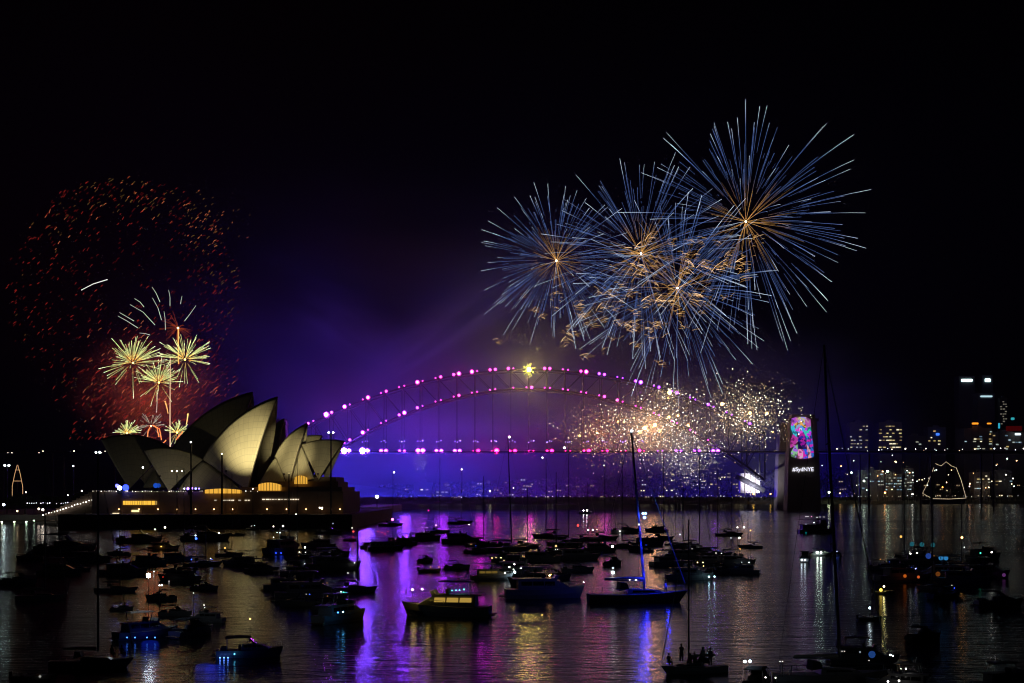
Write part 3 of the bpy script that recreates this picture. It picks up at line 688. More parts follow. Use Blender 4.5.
building(414, 432, 482, 2085, 'low dim block on the far shore under the bridge', WARM, .12, 3, 6, 495, 'apartment_block', 2)
building(436, 450, 488, 2080, 'low far shore building with white window bands under the bridge', [((.8,.8,1),.5)], .35, 2, 5, 497, 'waterfront_building')
def signt(px0, px1, py0, py1, Y, ytop, label, c, st, twr=True, samp=True):
    a = W(px0, py1, Y); b = W(px1, py0, Y); cx = (a.x+b.x)/2
    o = empty('sign_tower' if twr else 'roof_sign', (cx, Y, 0), label, 'building' if twr else 'sign')
    if twr: MB().box(a.x-cx-4, b.x-cx+4, 1, 26, -3, W(0, ytop, Y).z).build('wall', WALL[2], o)
    else:
        for xx in (a.x-cx, b.x-cx-.4): MB().box(xx, xx+.4, 0.5, 1, a.z-25, a.z).build('support', BLACKM, o)
    MB().prism([(a.x-cx, a.z+.6), (a.x-cx+1, a.z), (b.x-cx-1, a.z), (b.x-cx, a.z+.6), (b.x-cx, b.z-.6), (b.x-cx-1, b.z), (a.x-cx+1, b.z), (a.x-cx, b.z-.6)], .4, .4, y=0.4).build('lit_sign', glow(c, st*.3, samp), o)
    return o
signt(961.5, 972.5, 379, 381.6, 2300, 376, 'tall dark tower with the wide icy white roof sign', (.7, 1, 1), 12)
signt(985, 990.5, 378.6, 381.8, 2310, 375, 'tall dark tower with the small icy white roof sign', (.7, 1, 1), 12)
signt(980.5, 992.5, 395.5, 397.2, 2250, 393, 'dark tower with a thin slanting white sign below the two roof signs', (.6, .9, 1), 3)
signt(972, 978.5, 422.6, 424.4, 2165, 0, 'wide orange roof sign, left of two', (1, .3, .02), 5, False)
signt(987, 991.5, 422.8, 424.2, 2165, 0, 'small orange roof sign, right of two', (1, .3, .02), 5, False)
signt(998.3, 1000, 423, 428.5, 2160, 0, 'upright cyan roof sign near the right edge', (.05, .7, 1), 2, False)
signt(1011, 1014.5, 417.5, 420, 2170, 0, 'small turquoise sign high at the right edge', (.05, .6, .7), 2, False)
signt(1015, 1021, 433, 435.3, 2155, 0, 'bright white sign at the right edge', (.75, .9, 1), 5, False)
signt(1006, 1022, 426, 431, 2158, 0, 'dim red sign at the right edge above a white one', (.5, .01, .01), .25, False, False)
signt(936, 939.5, 433, 435.5, 2195, 0, 'small blue sign on the dim block', (.05, .2, 1), 5, False)
# small houses with one or two lit windows climbing the far shore
def house_proto(c, st):
    o = empty('house', (0, 0, 0))
    MB().box(-5, 5, 0, 8, -4, 6).build('wall', WALL[1], o)
    MB().prism([(-5.6, 6), (5.6, 6), (0, 9.5)], 4.6, 4.6, y=4).build('roof', mat('roof_tile', (0.12, 0.06, 0.04), .8), o)
    for dx, dz in ((-2.4, 3.4), (2.2, 3.4)): instance(win_mesh(c, st), 'window', o, (dx, -0.25, dz), (2.2*R.uniform(.8, 1.3), .5, 1.6))
    return o
HPR = [house_proto((1, .85, .5), 1.6), house_proto((1, .75, .4), .7), house_proto((.85, .85, 1), .9)]
first = [True]*3
for k in range(110):
    px = R.uniform(400, 760) if k < 60 else R.uniform(840, 1020); t = R.random()**1.5; Y = 2070+t*330
    topz = W(px, 489-(px-372)/730*26, 2500).z; z = 5+(topz-4)*t**0.8+2
    i = R.choice((0, 1, 1, 2)); o = HPR[i] if first[i] else copy_tree(HPR[i]); first[i] = False
    o.location = ((px-512)/FOC*Y, Y, z); s = R.uniform(.5, 1); o.scale = (s, s, s)
    tag(o, ('small house with two bright warm windows among the trees of the far shore', 'small house with two dim amber windows among the trees of the far shore', 'small house with two cold white windows among the trees of the far shore')[i], 'house', 'houses with warm windows|houses with amber windows|houses with white windows'.split('|')[i])
# waterfront lamps
def shore_lamp(px, py, c, st, r, label, grp, Y=2055): return lamp_post(px, py, Y, 2.0, label, grp, 1, c, st*.22, r*.95, .25)
k = 0
for px in range(404, 762, 7):
    shore_lamp(px+R.uniform(-3, 3), 497+R.uniform(-1.5, 1), R.choice(((1,.9,.7),(.9,.9,1),(1,.8,.5))), R.choice((3, 6, 14)), .55, 'tiny lamp on the far waterfront under the bridge', 'far waterfront lamps')
for px in range(842, 1020, 5):
    shore_lamp(px+R.uniform(-2, 2), 496.6+R.uniform(-.6, .6), R.choice(((1,.9,.7),(.9,.95,1),(1,.8,.5))), R.choice((2, 4, 9)), .5, 'tiny lamp on the waterfront at the right', 'right waterfront lamps')
for px, py, c, st, r, lb in [(753.5, 495, (1,.55,.08), 60, 1.4, 'orange lamp at the foot of the lit abutment'), (770.5, 494.8, (1,.55,.1), 50, 1.2, 'orange lamp right of the lit abutment'), (784, 494.5, (1,.75,.5), 40, 1.0, 'warm white lamp left of the projection tower'), (800.5, 494.5, (1,.6,.5), 25, .9, 'pinkish lamp below the projection tower'),
   (829, 493.5, (.85,1,.6), 90, 1.7, 'big greenish lamp beside the tall mast'), (840, 494, (1,.55,.2), 40, 1.0, 'orange lamp right of the tall mast'), (854, 494, (1,.55,.2), 30, 1.0, 'second orange lamp right of the tall mast'), (885, 493.5, (1,.4,.1), 80, 1.3, 'bright orange lamp before the waterfront buildings'), (912.5, 495, (1,.95,.8), 50, 1.2, 'white lamp left of the ship of lights'),
   (851.5, 473.5, (.7,1,1), 70, 1.3, 'cyan white lamp high left of the waterfront hall'), (864, 482, (.8,1,.8), 90, 1.5, 'greenish white lamp on the left of the waterfront hall'), (887.5, 472.5, (.75,1,.7), 110, 1.7, 'greenish white lamp on a tall pole above the cyan windows'), (981, 489, (1,1,1), 60, 1.2, 'white lamp right of the ship of lights'), (942.5, 488, (1,.35,.05), 40, 1.1, 'orange lamp inside the ship of lights'), (490, 492, (1,.9,.6), 40, 1.4, 'bright lamp on the far shore behind the tallest middle mast'),
   (969.5, 487, (1,.8,.8), 22, .9, 'pale pink lamp right of the ship of lights'), (822, 466, (.9,.9,1), 15, .8, 'small white lamp right of the lettering')]:
    shore_lamp(px, py, c, st, r, lb, None)

for k in range(46):
    px = R.uniform(838, 1030); py = R.uniform(454, 491)
    lamp_post(px, py, 2066, 2.5, 'small street lamp scattered on the dark right hillside', 'lamps on the right hillside', 1, R.choice(((1,.8,.45),(1,.95,.85),(.75,1,.9),(1,.5,.2))), R.choice((1.5, 3, 6, 14)), R.choice((.5, .7, .9)), .2)
# ------------------------------------------------------------------ ships outlined in lights
def light_ship(cx, wl_py, Y, L, outline, masts, label, c, st, r):
    p = W(cx, HOR, Y); o = empty('tall_ship', (p.x, Y, 0), label, 'ship')
    HW = MB(); hull_mesh(HW, L, L*.2, L*.09, L*.05); HW.build('hull', mat('dark_hull', (.03, .03, .035), .4), o)
    for px, ytop in masts:
        q = W(px, ytop, Y)-o.location; MB().tube([(q.x, 0, L*.05), (q.x, 0, q.z)], .35, 6, .15).build('mast', BLACKM, o)
        for f in (.5, .72): MB().tube([(q.x-L*.1, 0, q.z*f), (q.x+L*.1, 0, q.z*f)], .15).build('yard', BLACKM, o)
    for line in outline:
        MB().tube([Vector(((W(px, py, Y)-o.location).x, -.6, (W(px, py, Y)).z)) for px, py in line], r, 4).build('light_string', glow(c, st), o)
    return o
def hull_mesh(mb, L, B, F, D, n=14, stern=0.82, sheer=.35, rake=.08):
    secs = []
    for i in range(n+1):
        t = i/n
        b = stern+(1-stern)*min(1, t/.4) if t < .42 else max(0.0, 1-((t-.42)/.58)**2.3)
        b = max(b, .015)*B/2; zt = F*(1+sheer*t*t-.08*math.sin(PI*t)); x = -L/2+L*t*(1-rake)
        kz = -D*(1-t**5); xr = L*rake*t**2
        secs.append([(x, 0, kz), (x+xr*.25, b*.72*(1-.35*t*t), -.02*L*.3+.02), (x+xr*.6, b*.9, zt*.45), (x+xr, b, zt), (x+xr, b*.93, zt+.02*F), (x+xr, 0, zt*1.02+.04*F)])
    m = 6; vs = []; fs = []
    for s in secs:
        vs += s+[(x, -y, z) for (x, y, z) in s[1:5]]
    k = 10; order = [0, 1, 2, 3, 4, 5, 9, 8, 7, 6]
    for i in range(n):
        for a in range(10):
            p, q = order[a], order[(a+1) % 10]; fs.append((i*k+p, i*k+q, (i+1)*k+q, (i+1)*k+p))
    fs.append(tuple(order)); fs.append(tuple(n*k+q for q in order[::-1]))
    mb.add(vs, fs)
light_ship(944, 503, 2040, 66, [[(935.3,463.6),(941,466),(946,461.7),(951.4,466),(956,467.6),(961,480),(966,498)], [(933.7,467.6),(928,482),(922.4,493.4)], [(922.4,493.4),(932,498.5),(950,499),(966,498)]], [(935.2,463), (946,461), (956,467)], 'tall ship outlined by strings of warm lights on the right shore', (1, .78, .5), 1.1, .2)
light_ship(17.5, 520, 1160, 32, [[(17.5,465),(15,474),(12.5,486),(12.5,497)], [(18,465),(20.5,474),(23,487),(23,494)], [(15.5,470),(20,470)], [(13.5,481),(21.5,481)]], [(17.5,464), (12.8,480), (22.8,482)], 'tall ship with its rigging outlined in warm lights at far left', (1, .55, .25), .8, .2)

# ------------------------------------------------------------------ boats
WHITE = mat('white_gelcoat', (.30, .30, .32), .35, 0, .05, 1); NAVYH = mat('navy_gelcoat', (.02, .03, .07), .3); CANV = mat('canvas', (.04, .045, .06), .85, 0, .2, 3)
TINT = mat('tinted_glass', (.012, .012, .016), .1); ALU = mat('aluminium', (.45, .45, .47), .4, .6); SPAR = mat('dark_spar', (.12, .12, .13), .5, .2); TEAK = mat('teak_deck', (.25, .16, .09), .7, 0, .25, 4); SAILM = mat('furled_sail', (.5, .48, .44), .85, 0, .15, 3)
def rail(mb, L, B, F, x0=.05, x1=.47, h=.75, r=.025):
    for s in (1, -1):
        pts = []
        for i in range(7):
            t = .5+x0+(x1-x0)*i/6; b = (max(0.02, 1-max(0, (t-.42)/.58)**2.3))*B/2*.93; z = F*(1+.35*t*t); x = -L/2+L*t*.92+L*.08*t*t
            pts.append((x, s*b, z+h)); mb.tube([(x, s*b, z), (x, s*b, z+h)], r, 4)
        mb.tube(pts, r, 4)
def cruiser():                                   # 10 m sport cruiser with a canvas top
    o = empty('motor_cruiser'); L, B, F = 10, 3.3, 1.15
    m = MB(); hull_mesh(m, L, B, F, .55); m.build('hull', WHITE, o, smooth=False)
    MB().prism([(-1.2,1.1),(3.2,1.35),(1.9,1.85),(.6,2.05),(-1.2,2.0)], 1.25, .85).build('cabin', WHITE, o)
    m = MB(); m.prism([(.55,2.06),(1.05,2.0),(.1,2.85),(-.15,2.85)], 1.1, .85); m.build('windscreen', TINT, o)
    for s in (1, -1): MB().prism([(-.9,1.55),(1.9,1.62),(1.5,1.85),(-.9,1.9)], .02, .02, y=s*1.09).build('side_window', TINT, o)
    m = MB(); m.prism([(-3.6,2.95),(.2,3.0),(-.1,3.16),(-1.8,3.24),(-3.6,3.1)], 1.3, 1.0); m.build('canopy', CANV, o)
    for x in (-3.4, -.1):
        for s in (1, -1): MB().tube([(x*.9-.3, s*1.3, 1.2), (x, s*1.2, 2.97)], .035, 5).build('canopy_post', ALU, o)
    MB().box(-4.3, -3.4, -1.2, 1.2, 1.05, 1.6).build('stern_seat', CANV, o)
    MB().box(-1.7, -1.3, -.9, -.2, 1.1, 2.0).build('helm_seat', CANV, o)
    MB().box(-5.7, -4.9, -1.25, 1.25, .25, .36).build('swim_platform', TEAK, o)
    m = MB(); rail(m, L, B, F); m.build('bow_rail', ALU, o)
    return o
def flybridge():                                 # 15 m flybridge cruiser
    o = empty('flybridge_cruiser'); L, B, F = 15, 4.6, 1.7
    m = MB(); hull_mesh(m, L, B, F, .8); m.build('hull', WHITE, o)
    MB().prism([(-5.2,1.6),(4.6,1.95),(2.6,3.1),(1.9,3.5),(-5.2,3.5)], 1.95, 1.6).build('cabin', WHITE, o)
    for s in (1, -1):
        for x0, x1 in ((-4.6,-2.6),(-2.4,-.4),(-.2,1.7)): MB().prism([(x0,2.45),(x1,2.45),(x1-.1,3.2),(x0,3.2)], .03, .03, y=s*1.79).build('side_window', TINT, o)
    MB().prism([(4.5,2.03),(4.62,2.03),(2.72,3.12),(2.6,3.12)], 1.55, 1.35).build('windscreen', TINT, o)
    MB().prism([(-6.3,3.51),(2.1,3.51),(2.5,4.3),(1.9,4.35),(1.5,3.75),(-6.3,3.75)], 1.7, 1.6).build('flybridge', WHITE, o)
    MB().prism([(-4.6,5.7),(1.2,5.75),(.9,5.95),(-4.4,5.95)], 1.55, 1.35).build('hardtop', WHITE, o)
    for x in (-4.0, .5):
        for s in (1, -1): MB().tube([(x-.5, s*1.45, 3.75), (x, s*1.4, 5.72)], .07, 5).build('hardtop_post', ALU, o)
    MB().tube([(-3.2,0,5.95),(-3.5,0,7.3)], .07, 5, .03).build('antenna', ALU, o)
    m = MB(); m.ball((-2.2, 0, 6.2), .35, 10, 6, .6); m.build('radar_dome', WHITE, o)
    MB().box(-.6, -.1, -.9, .9, 3.76, 4.6).build('helm_seat', CANV, o)
    MB().box(-8.4, -7.3, -1.9, 1.9, .3, .42).build('swim_platform', TEAK, o)
    m = MB(); rail(m, L, B, F, .02, .47, .8, .03); m.build('bow_rail', ALU, o)
    return o
def sloop():                                     # 12 m yacht, mast 16 m
    o = empty('sailing_yacht'); L, B, F = 12, 3.6, 1.1
    m = MB(); hull_mesh(m, L, B, F, .9, stern=.6, sheer=.3, rake=.12); m.build('hull', WHITE, o)
    MB().prism([(-1.6,1.05),(3.0,1.2),(2.3,1.55),(-1.2,1.75)], 1.1, .8).build('coachroof', WHITE, o)
    for s in (1, -1): MB().prism([(-.9,1.32),(1.9,1.36),(1.6,1.52),(-.8,1.56)], .02, .02, y=s*.97).build('side_window', TINT, o)
    MB().prism([(-2.4,1.5),(-1.3,1.75),(-1.5,2.4),(-2.3,2.5)], 1.15, 1.0).build('spray_hood', CANV, o)
    mt = MB().tube([(.9,0,1.3),(.9,0,17)], .17, 8, .11).build('mast', SPAR, o)
    for z in (7, 12): MB().tube([(.8,-1.2+z*.03,z),(.9,0,z+.1),(.8,1.2-z*.03,z)], .04, 5).build('spreader', SPAR, mt)
    MB().tube([(.8,0,2.6),(-4.1,0,2.75)], .09, 6).build('boom', ALU, o)
    MB().tube([(.6,0,2.86),(-1.5,0,2.95),(-4.0,0,2.9)], .2, 8, .12).build('furled_mainsail', SAILM, o)
    MB().tube([(5.85,0,1.5),(.95,0,16.6)], .07, 6, .04).build('furled_jib', SAILM, o)
    m = MB()
    for s in (1, -1): m.tube([(.6,s*1.65,1.15),(.8,s*.85,7),(.8,s*.8,12),(.9,0,16.8)], .018, 4)
    m.tube([(-5.5,0,1.1),(.85,0,16.9)], .018, 4); m.build('rigging', BLACKM, o)
    MB().tube([(-4.4,-.5,1.2),(-4.4,-.5,2.0)], .05, 5).build('binnacle', ALU, o)
    m = MB(); rail(m, L, B, F, -.4, .46, .6, .02); m.build('guard_rail', ALU, o)
    return o
def ferry():                                     # 18 m two deck charter boat
    o = empty('charter_boat'); L, B, F = 18, 6, 1.6
    m = MB(); hull_mesh(m, L, B, F, .9, sheer=.5); m.build('hull', NAVYH, o)
    MB().box(-7.6, 4.2, -2.5, 2.5, 1.55, 4.0).build('deckhouse', WHITE, o)
    for s in (1, -1):
        for k in range(6): MB().box(-7.0+k*1.85, -5.6+k*1.85, s*2.51-.03, s*2.51+.03, 2.3, 3.5).build('side_window', TINT, o)
    MB().box(-8.0, 5.0, -2.8, 2.8, 4.01, 4.2).build('upper_deck', WHITE, o)
    MB().prism([(1.4,4.21),(4.3,4.21),(3.7,6.2),(1.4,6.2)], 1.8, 1.6).build('wheelhouse', WHITE, o)
    MB().box(-7.8, 1.2, -2.6, 2.6, 6.3, 6.45).build('roof', CANV, o)
    for k in range(4):
        for s in (1, -1): MB().tube([(-7.5+k*2.8, s*2.5, 4.2), (-7.5+k*2.8, s*2.5, 6.3)], .05, 5).build('roof_post', ALU, o)
    m = MB()
    for s in (1, -1): 
        for z in (4.7, 5.2): m.tube([(-7.9, s*2.7, z), (4.9, s*2.7, z)], .03, 4)
    m.build('guard_rail', ALU, o); MB().tube([(2.6,0,6.2),(2.6,0,8.4)], .07, 5, .04).build('signal_mast', ALU, o)
    return o
def tender():                                    # 5 m open boat
    o = empty('open_boat'); L, B, F = 5, 1.9, .6
    m = MB(); hull_mesh(m, L, B, F, .3); m.build('hull', WHITE, o)
    for x in (-1.4, .2): MB().box(x, x+.4, -.75, .75, .62, .8).build('bench', TEAK, o)
    MB().prism([(-2.75,.2),(-2.45,.2),(-2.4,1.15),(-2.8,1.1)], .2, .17).build('outboard_motor', BLACKM, o)
    return o
PROTO = {'c': cruiser(), 'f': flybridge(), 's': sloop(), 'y': ferry(), 't': tender()}
BASEL = {'c': 10., 'f': 15., 's': 12., 'y': 18., 't': 5.}
BASEH = {'c': 3.2, 'f': 5.9, 's': 2.6, 'y': 6.4, 't': .8}
CATS = {'c': 'motor boat', 'f': 'motor boat', 's': 'sailing boat', 'y': 'charter boat', 't': 'open boat'}
used = {}
def boat(kind, px, py, lpx, yaw, label, lamps=(), mast_top=None, rake=0.0, group=None):
    """px,py: waterline centre, lpx: seen length, yaw: heading (0 = bow right), lamps: (px, py, colour, strength, radius)"""
    Y = dist_of(py); px -= 0.075*lpx*(1 if math.cos(yaw) > 0 else -1) if kind == 's' else 0; p = W(px, HOR, Y); L = lpx/FOC*Y/max(.35, abs(math.cos(yaw))+.25*abs(math.sin(yaw)))
    o = PROTO[kind] if kind not in used else copy_tree(PROTO[kind]); used.setdefault(kind, o)
    s = L/BASEL[kind]; o.location = (p.x, Y, 0); o.rotation_euler = (0, 0, yaw); o.scale = (s, s, s)
    tag(o, label, CATS[kind], group)
    if mast_top is not None:
        h = W(0, mast_top, Y).z/s
        for ch in [k for k in bpy.data.objects if k.parent == o]:
            if ch.name.split('.')[0] in ('mast', 'rigging', 'furled_jib'):
                ch.scale = (1, 1, h/17.0); ch.rotation_euler.y = -rake
        
    todo.append((o, kind, s, yaw, lamps, Y)); return o
todo = []
def finish_lamps():
    for o, kind, s, yaw, lamps, Y in todo:
        for (px, py, c, st, r) in lamps:
            q = W(px, py, Y-.2)
            if q.z < 1.6:
                L_ = BASEL[kind]*s; q = W(px, py, Y-1.03*(.5*L_*abs(math.sin(yaw))+.16*L_*abs(math.cos(yaw)))-.1)
            q.z = max(q.z, .15); q = q-Vector(o.location); loc = Matrix.Rotation(-yaw, 3, 'Z') @ q; loc /= s
            if abs(loc.y) < 1e-3: loc.y = 0
            hh = BASEH[kind]*.55
            l = instance(lamp_mesh(c, st*.36, r*1.1), 'boat_lamp', o, loc, (1/s,)*3)
            if loc.z > hh and kind != 's': MB().tube([(loc.x, loc.y, hh), (loc.x, loc.y, loc.z)], .035/s, 5).build('lamp_pole', BLACKM, o)
W_ = (1, .97, .9); CW = (.75, .9, 1); YW = (1, .75, .3); BLW = (.03, .08, 1); GR = (.1, 1, .6); RD = (1, .05, .03); OR = (1, .45, .1); TL = (.1, .7, .8)
pi_ = PI
# --- left side
boat('s', 98, 668, 84, .12, 'dark sailing yacht at bottom left with people in the cockpit and a tall bare mast', (), 455)
boat('c', 250, 657, 68, .15, 'motor boat with a canvas top and blue light under its stern, bottom left', [(250, 619, OR, 30, .09), (234.5, 654, (.1,.6,1), 12, .1), (220, 662.5, (.1,.25,1), 26, .08), (224, 662, (.1,.25,1), 26, .08), (228, 662, (.1,.25,1), 26, .08)])
boat('f', 147, 638, 62, .75, 'flybridge cruiser with a row of blue lights along its waterline', [(127, 637.5, (.05,.2,1), 14, .1), (135, 637.5, (.05,.2,1), 14, .1), (147, 637.5, (.05,.2,1), 14, .1), (155, 637.5, (.05,.2,1), 14, .1), (148.5, 575.5, CW, 260, .28), (159.5, 585.3, CW, 20, .12), (162, 585.3, CW, 14, .12), (154, 571.5, W_, 8, .1)])
boat('c', 194, 636, 40, 1.1, 'dark motor boat just right of the one with the blue waterline', [(193.5, 593, W_, 4, .1)])
boat('t', 35, 681, 46, .1, 'small open boat half seen in the bottom left corner', [(40, 676.5, W_, .8, .15)])
boat('s', 120, 592, 44, .05, 'low dark yacht behind the flybridge cruiser at left', (), 500)
boat('c', 122, 610, 24, .3, 'dark motor boat tucked left of the flybridge cruiser', ())
boat('f', 124, 575, 48, .1, 'big dark cruiser left of the white anchor light', ())
boat('f', 178, 581, 46, 2.9, 'dark cruiser right of the white anchor light', [(163, 577, RD, 1, .2), (169, 593, W_, 5, .1)])
boat('c', 66, 553, 62, .05, 'long low dark launch near the far left shore', [(49.5, 547.5, W_, 20, .18)])
boat('c', 80, 571, 22, .1, 'small dark motor boat left of the bare mast', ())
boat('c', 30, 560, 30, 3.1, 'dark motor boat by the bright white reflection at far left', ())
boat('c', 140, 543, 46, .05, 'low dark motor boat under the yellow window reflections', [(155, 529.4, W_, 14, .25), (147, 533.5, W_, 4, .2)])
boat('f', 164, 550, 32, .1, 'dark cruiser with a warm cabin lamp below the podium', [(165, 527.3, W_, 30, .28), (161.2, 546.6, OR, 14, .2)])
boat('s', 206, 566, 40, .1, 'yacht with two blue stern lights below the podium', [(191.5, 559.5, BLW, 16, .16), (212, 559.5, BLW, 10, .14), (210.5, 558.5, CW, 20, .12), (196, 538.5, BLW, 20, .3), (195.5, 535.5, CW, 14, .2)], 527)
boat('f', 240, 566, 40, 2.95, 'dark flybridge cruiser with an amber saloon light left of the lit party boat', [(225, 548, OR, 14, .18)])
boat('c', 206, 541, 50, .1, 'dark motor boat before the amber reflections below the podium', [(219, 533, W_, 26, .28), (195.5, 526, W_, 18, .25), (185, 534.5, W_, 6, .2)])
boat('c', 238, 536, 16, 0, 'tiny dark boat at the right end of the amber reflections', ())
boat('c', 253, 530, 14, .2, 'tiny boat with two white lights under the biggest sail', [(251.5, 526, W_, 10, .2), (254.5, 525.6, CW, 6, .2)])
boat('f', 284, 554, 36, 1.2, 'party boat covered in white and green lamps with blue light at the stern', [(273.5, 526.5, W_, 18, .2), (283, 526, W_, 30, .25), (277, 532.5, CW, 12, .15), (280, 532.8, CW, 20, .16), (273.5, 537.3, W_, 20, .15), (281.5, 537.2, W_, 16, .15), (283.3, 537.2, W_, 16, .15), (279, 541, GR, 6, .3), (278, 543.5, GR, 5, .3), (288, 543, GR, 6, .2), (283, 548.5, CW, 14, .13), (285, 548.5, CW, 10, .13), (276, 553, BLW, 16, .18), (281, 553, BLW, 16, .18), (286, 531, W_, 8, .12)])
boat('c', 306, 564, 20, 1.4, 'small boat with a few cold white lamps beside the party boat', [(305, 547.5, W_, 40, .2), (299.5, 552.4, W_, 24, .15), (305.5, 552.4, W_, 10, .13), (305, 564, CW, 16, .18)])
boat('f', 334, 570, 58, .35, 'large dark cruiser at the edge of the violet water', [(345, 563, W_, 12, .14), (348, 563.4, W_, 18, .14), (354.5, 562.8, W_, 16, .14)])
boat('f', 312, 600, 76, .2, 'large dark cruiser with dim orange cabin lights', [(315.5, 583.5, OR, 5, .1), (322, 583.3, OR, 6, .1), (327, 583, OR, 3, .1)])
boat('f', 342, 622, 56, 1.0, 'dark cruiser with green cabin light and a blue glow at the waterline', [(341, 591.6, (.6,1,.8), 14, .11), (343.5, 592.3, GR, 6, .14), (346, 592.5, GR, 4, .1), (338, 612.5, (.05,.3,1), 40, .1), (343, 612, (.1,.5,1), 80, .12)])
boat('s', 358, 592, 50, .2, 'yacht with a raked stay standing against the violet glitter', [(348, 573, W_, 10, .1), (363.5, 579, W_, 3, .1)], 528)
boat('c', 350, 541, 14, .3, 'tiny boat with red lights against the violet glitter', [(352, 528, W_, 14, .2), (353.5, 531.5, RD, 20, .25), (353.3, 537, RD, 8, .2)])
boat('y', 386, 550, 38, .2, 'two deck charter boat with red lamps on the right of the violet glitter', [(378, 531.5, RD, 8, .2), (382, 532.5, RD, 10, .2), (385, 534, RD, 8, .2), (388, 531.5, RD, 5, .2), (392.5, 519.4, (1,.1,.4), 40, .35)])
boat('c', 330, 534, 26, .1, 'dark low boat at the right end of the podium', [(333, 523.5, CW, 2, .25)])
# --- middle
boat('f', 426, 540, 32, .2, 'cruiser with white deck lamps under the left part of the bridge', [(422, 527.6, W_, 10, .18), (427, 527.6, W_, 8, .18), (436, 525.2, W_, 26, .22), (424, 532, CW, 6, .15), (428.5, 510.5, HOTP, 4, .3)])
boat('f', 461, 543, 40, .1, 'large dark cruiser just right of the one with white deck lamps', [(469, 524.6, W_, 22, .2)])
boat('c', 426, 562, 18, .9, 'small dark motor boat alone in the violet water', [(429, 546, W_, 8, .13), (432.5, 546, W_, 8, .13), (429, 551.5, CW, 6, .12), (432, 551.5, CW, 6, .12)])
boat('c', 457, 569, 28, .15, 'dark motor boat with an open frame behind the yellow lit yacht', ())
boat('t', 430, 572, 23, 0, 'small low tender with two warm lamps', [(430.5, 567, OR, 12, .13), (439, 567, OR, 14, .13)])
yel = boat('f', 446, 616, 92, 3.0, 'yellow lit motor yacht with a dark roof and green lamps, largest in the middle', [(412.5, 589.7, (1,.9,.8), 50, .13), (422.3, 589.2, (1,.9,.8), 50, .13), (452, 590.5, GR, 10, .12), (456, 590.3, GR, 14, .12), (459.5, 590.2, GR, 14, .12), (464, 589.5, GR, 16, .13), (453.5, 600.7, W_, 30, .12), (463, 599.8, W_, 24, .12), (470, 599, OR, 5, .1)])
yel2 = boat('f', 492, 580, 44, .15, 'motor yacht with a pale yellow flybridge beside a cluster of white lamps', [(492, 558, YW, 14, .13), (496, 557.5, YW, 8, .12), (501, 557.8, YW, 14, .13), (504, 560.5, YW, 8, .12), (509.5, 567, W_, 40, .15), (514.5, 564.3, W_, 40, .15), (521, 568.4, W_, 26, .13), (513.5, 569.5, W_, 20, .13), (515, 572, (.6,.9,1), 300, .2), (505, 573, W_, 30, .14)])
boat('f', 545, 598, 82, .1, 'long dark motor yacht with an orange lamp and two teal lamps', [(549.5, 575.5, (1,.5,.2), 60, .17), (551, 574.5, OR, 20, .12), (547.5, 586, TL, 5, .16), (562.5, 586.3, TL, 6, .16), (583.7, 582.3, W_, 20, .12)])
boat('t', 500, 546, 22, .05, 'tiny dark tender left of the tallest middle mast', ())
boat('s', 512, 552, 50, .1, 'yacht with the tall mast in the middle, left of three', [(509.3, 437, W_, 30, .3), (513.5, 488, W_, 8, .2)], 437, .035)
boat('s', 546, 538, 36, 3.0, 'yacht with a slim mast between the two taller middle masts', [(542.5, 457.6, W_, 24, .3)], 458)
boat('s', 569, 545, 40, .2, 'yacht with a tall mast left of the blue lit yacht', [(564.5, 447.8, W_, 30, .35)], 448)
boat('s', 605, 540, 34, .1, 'distant yacht with a thin mast close left of the blue lit yacht', [(604, 465.3, W_, 5, .25)], 466)
boat('s', 462, 524, 26, .1, 'far yacht with a lamp on its masthead under the bridge', [(461.7, 469.4, W_, 16, .4)], 470)
boat('s', 393, 526, 26, .1, 'far yacht with a masthead lamp off the opera house point', [(394, 472.4, W_, 18, .4)], 473)
boat('f', 578, 560, 46, .1, 'dark cruiser with paired white lamps between the middle masts', [(588.3, 530, W_, 24, .22), (592.8, 530, W_, 24, .22), (578, 525.5, RD, 10, .25), (556, 546, YW, 3, .3), (555.5, 549.3, W_, 4, .15), (557.5, 549.3, W_, 4, .15), (597, 529.6, W_, 6, .15)])
boat('c', 585, 514, 14, .1, 'far boat with twin white lamps under the golden sparks', [(583.5, 510.5, (1,.9,1), 60, .5), (587, 510.5, (1,.9,1), 60, .5)])
boat('c', 614, 566, 24, 1.0, 'motor boat with one bright white lamp left of the blue mast', [(612.5, 546.3, W_, 90, .25)])
boat('c', 626, 533, 30, .1, 'distant low boat left of the blue mast', [(620, 531.3, W_, 14, .25)])
boat('f', 656, 532, 24, 2.9, 'distant cruiser right of the blue mast', ())
boat('s', 676, 545, 20, .1, 'yacht with twin slim masts right of the blue lit yacht', [(680, 534.5, CW, 4, .3)], 480)
boat('s', 683, 548, 34, 3.0, 'yacht with a short striped mast beyond the yellow lit cruiser', [(692, 548.5, W_, 10, .15), (698.5, 548.5, W_, 14, .15)], 487)
boat('f', 690, 580, 50, .1, 'dark cruiser with small yellow cabin lamps right of the blue lit yacht', [(697.5, 562.5, YW, 16, .13), (703, 562.5, YW, 18, .13), (703.5, 566, YW, 6, .14), (709, 576.6, (.5,.9,1), 60, .14), (714.5, 576.6, (.5,.9,1), 60, .14), (716, 553, W_, 10, .1), (721.5, 553.3, W_, 12, .1)])
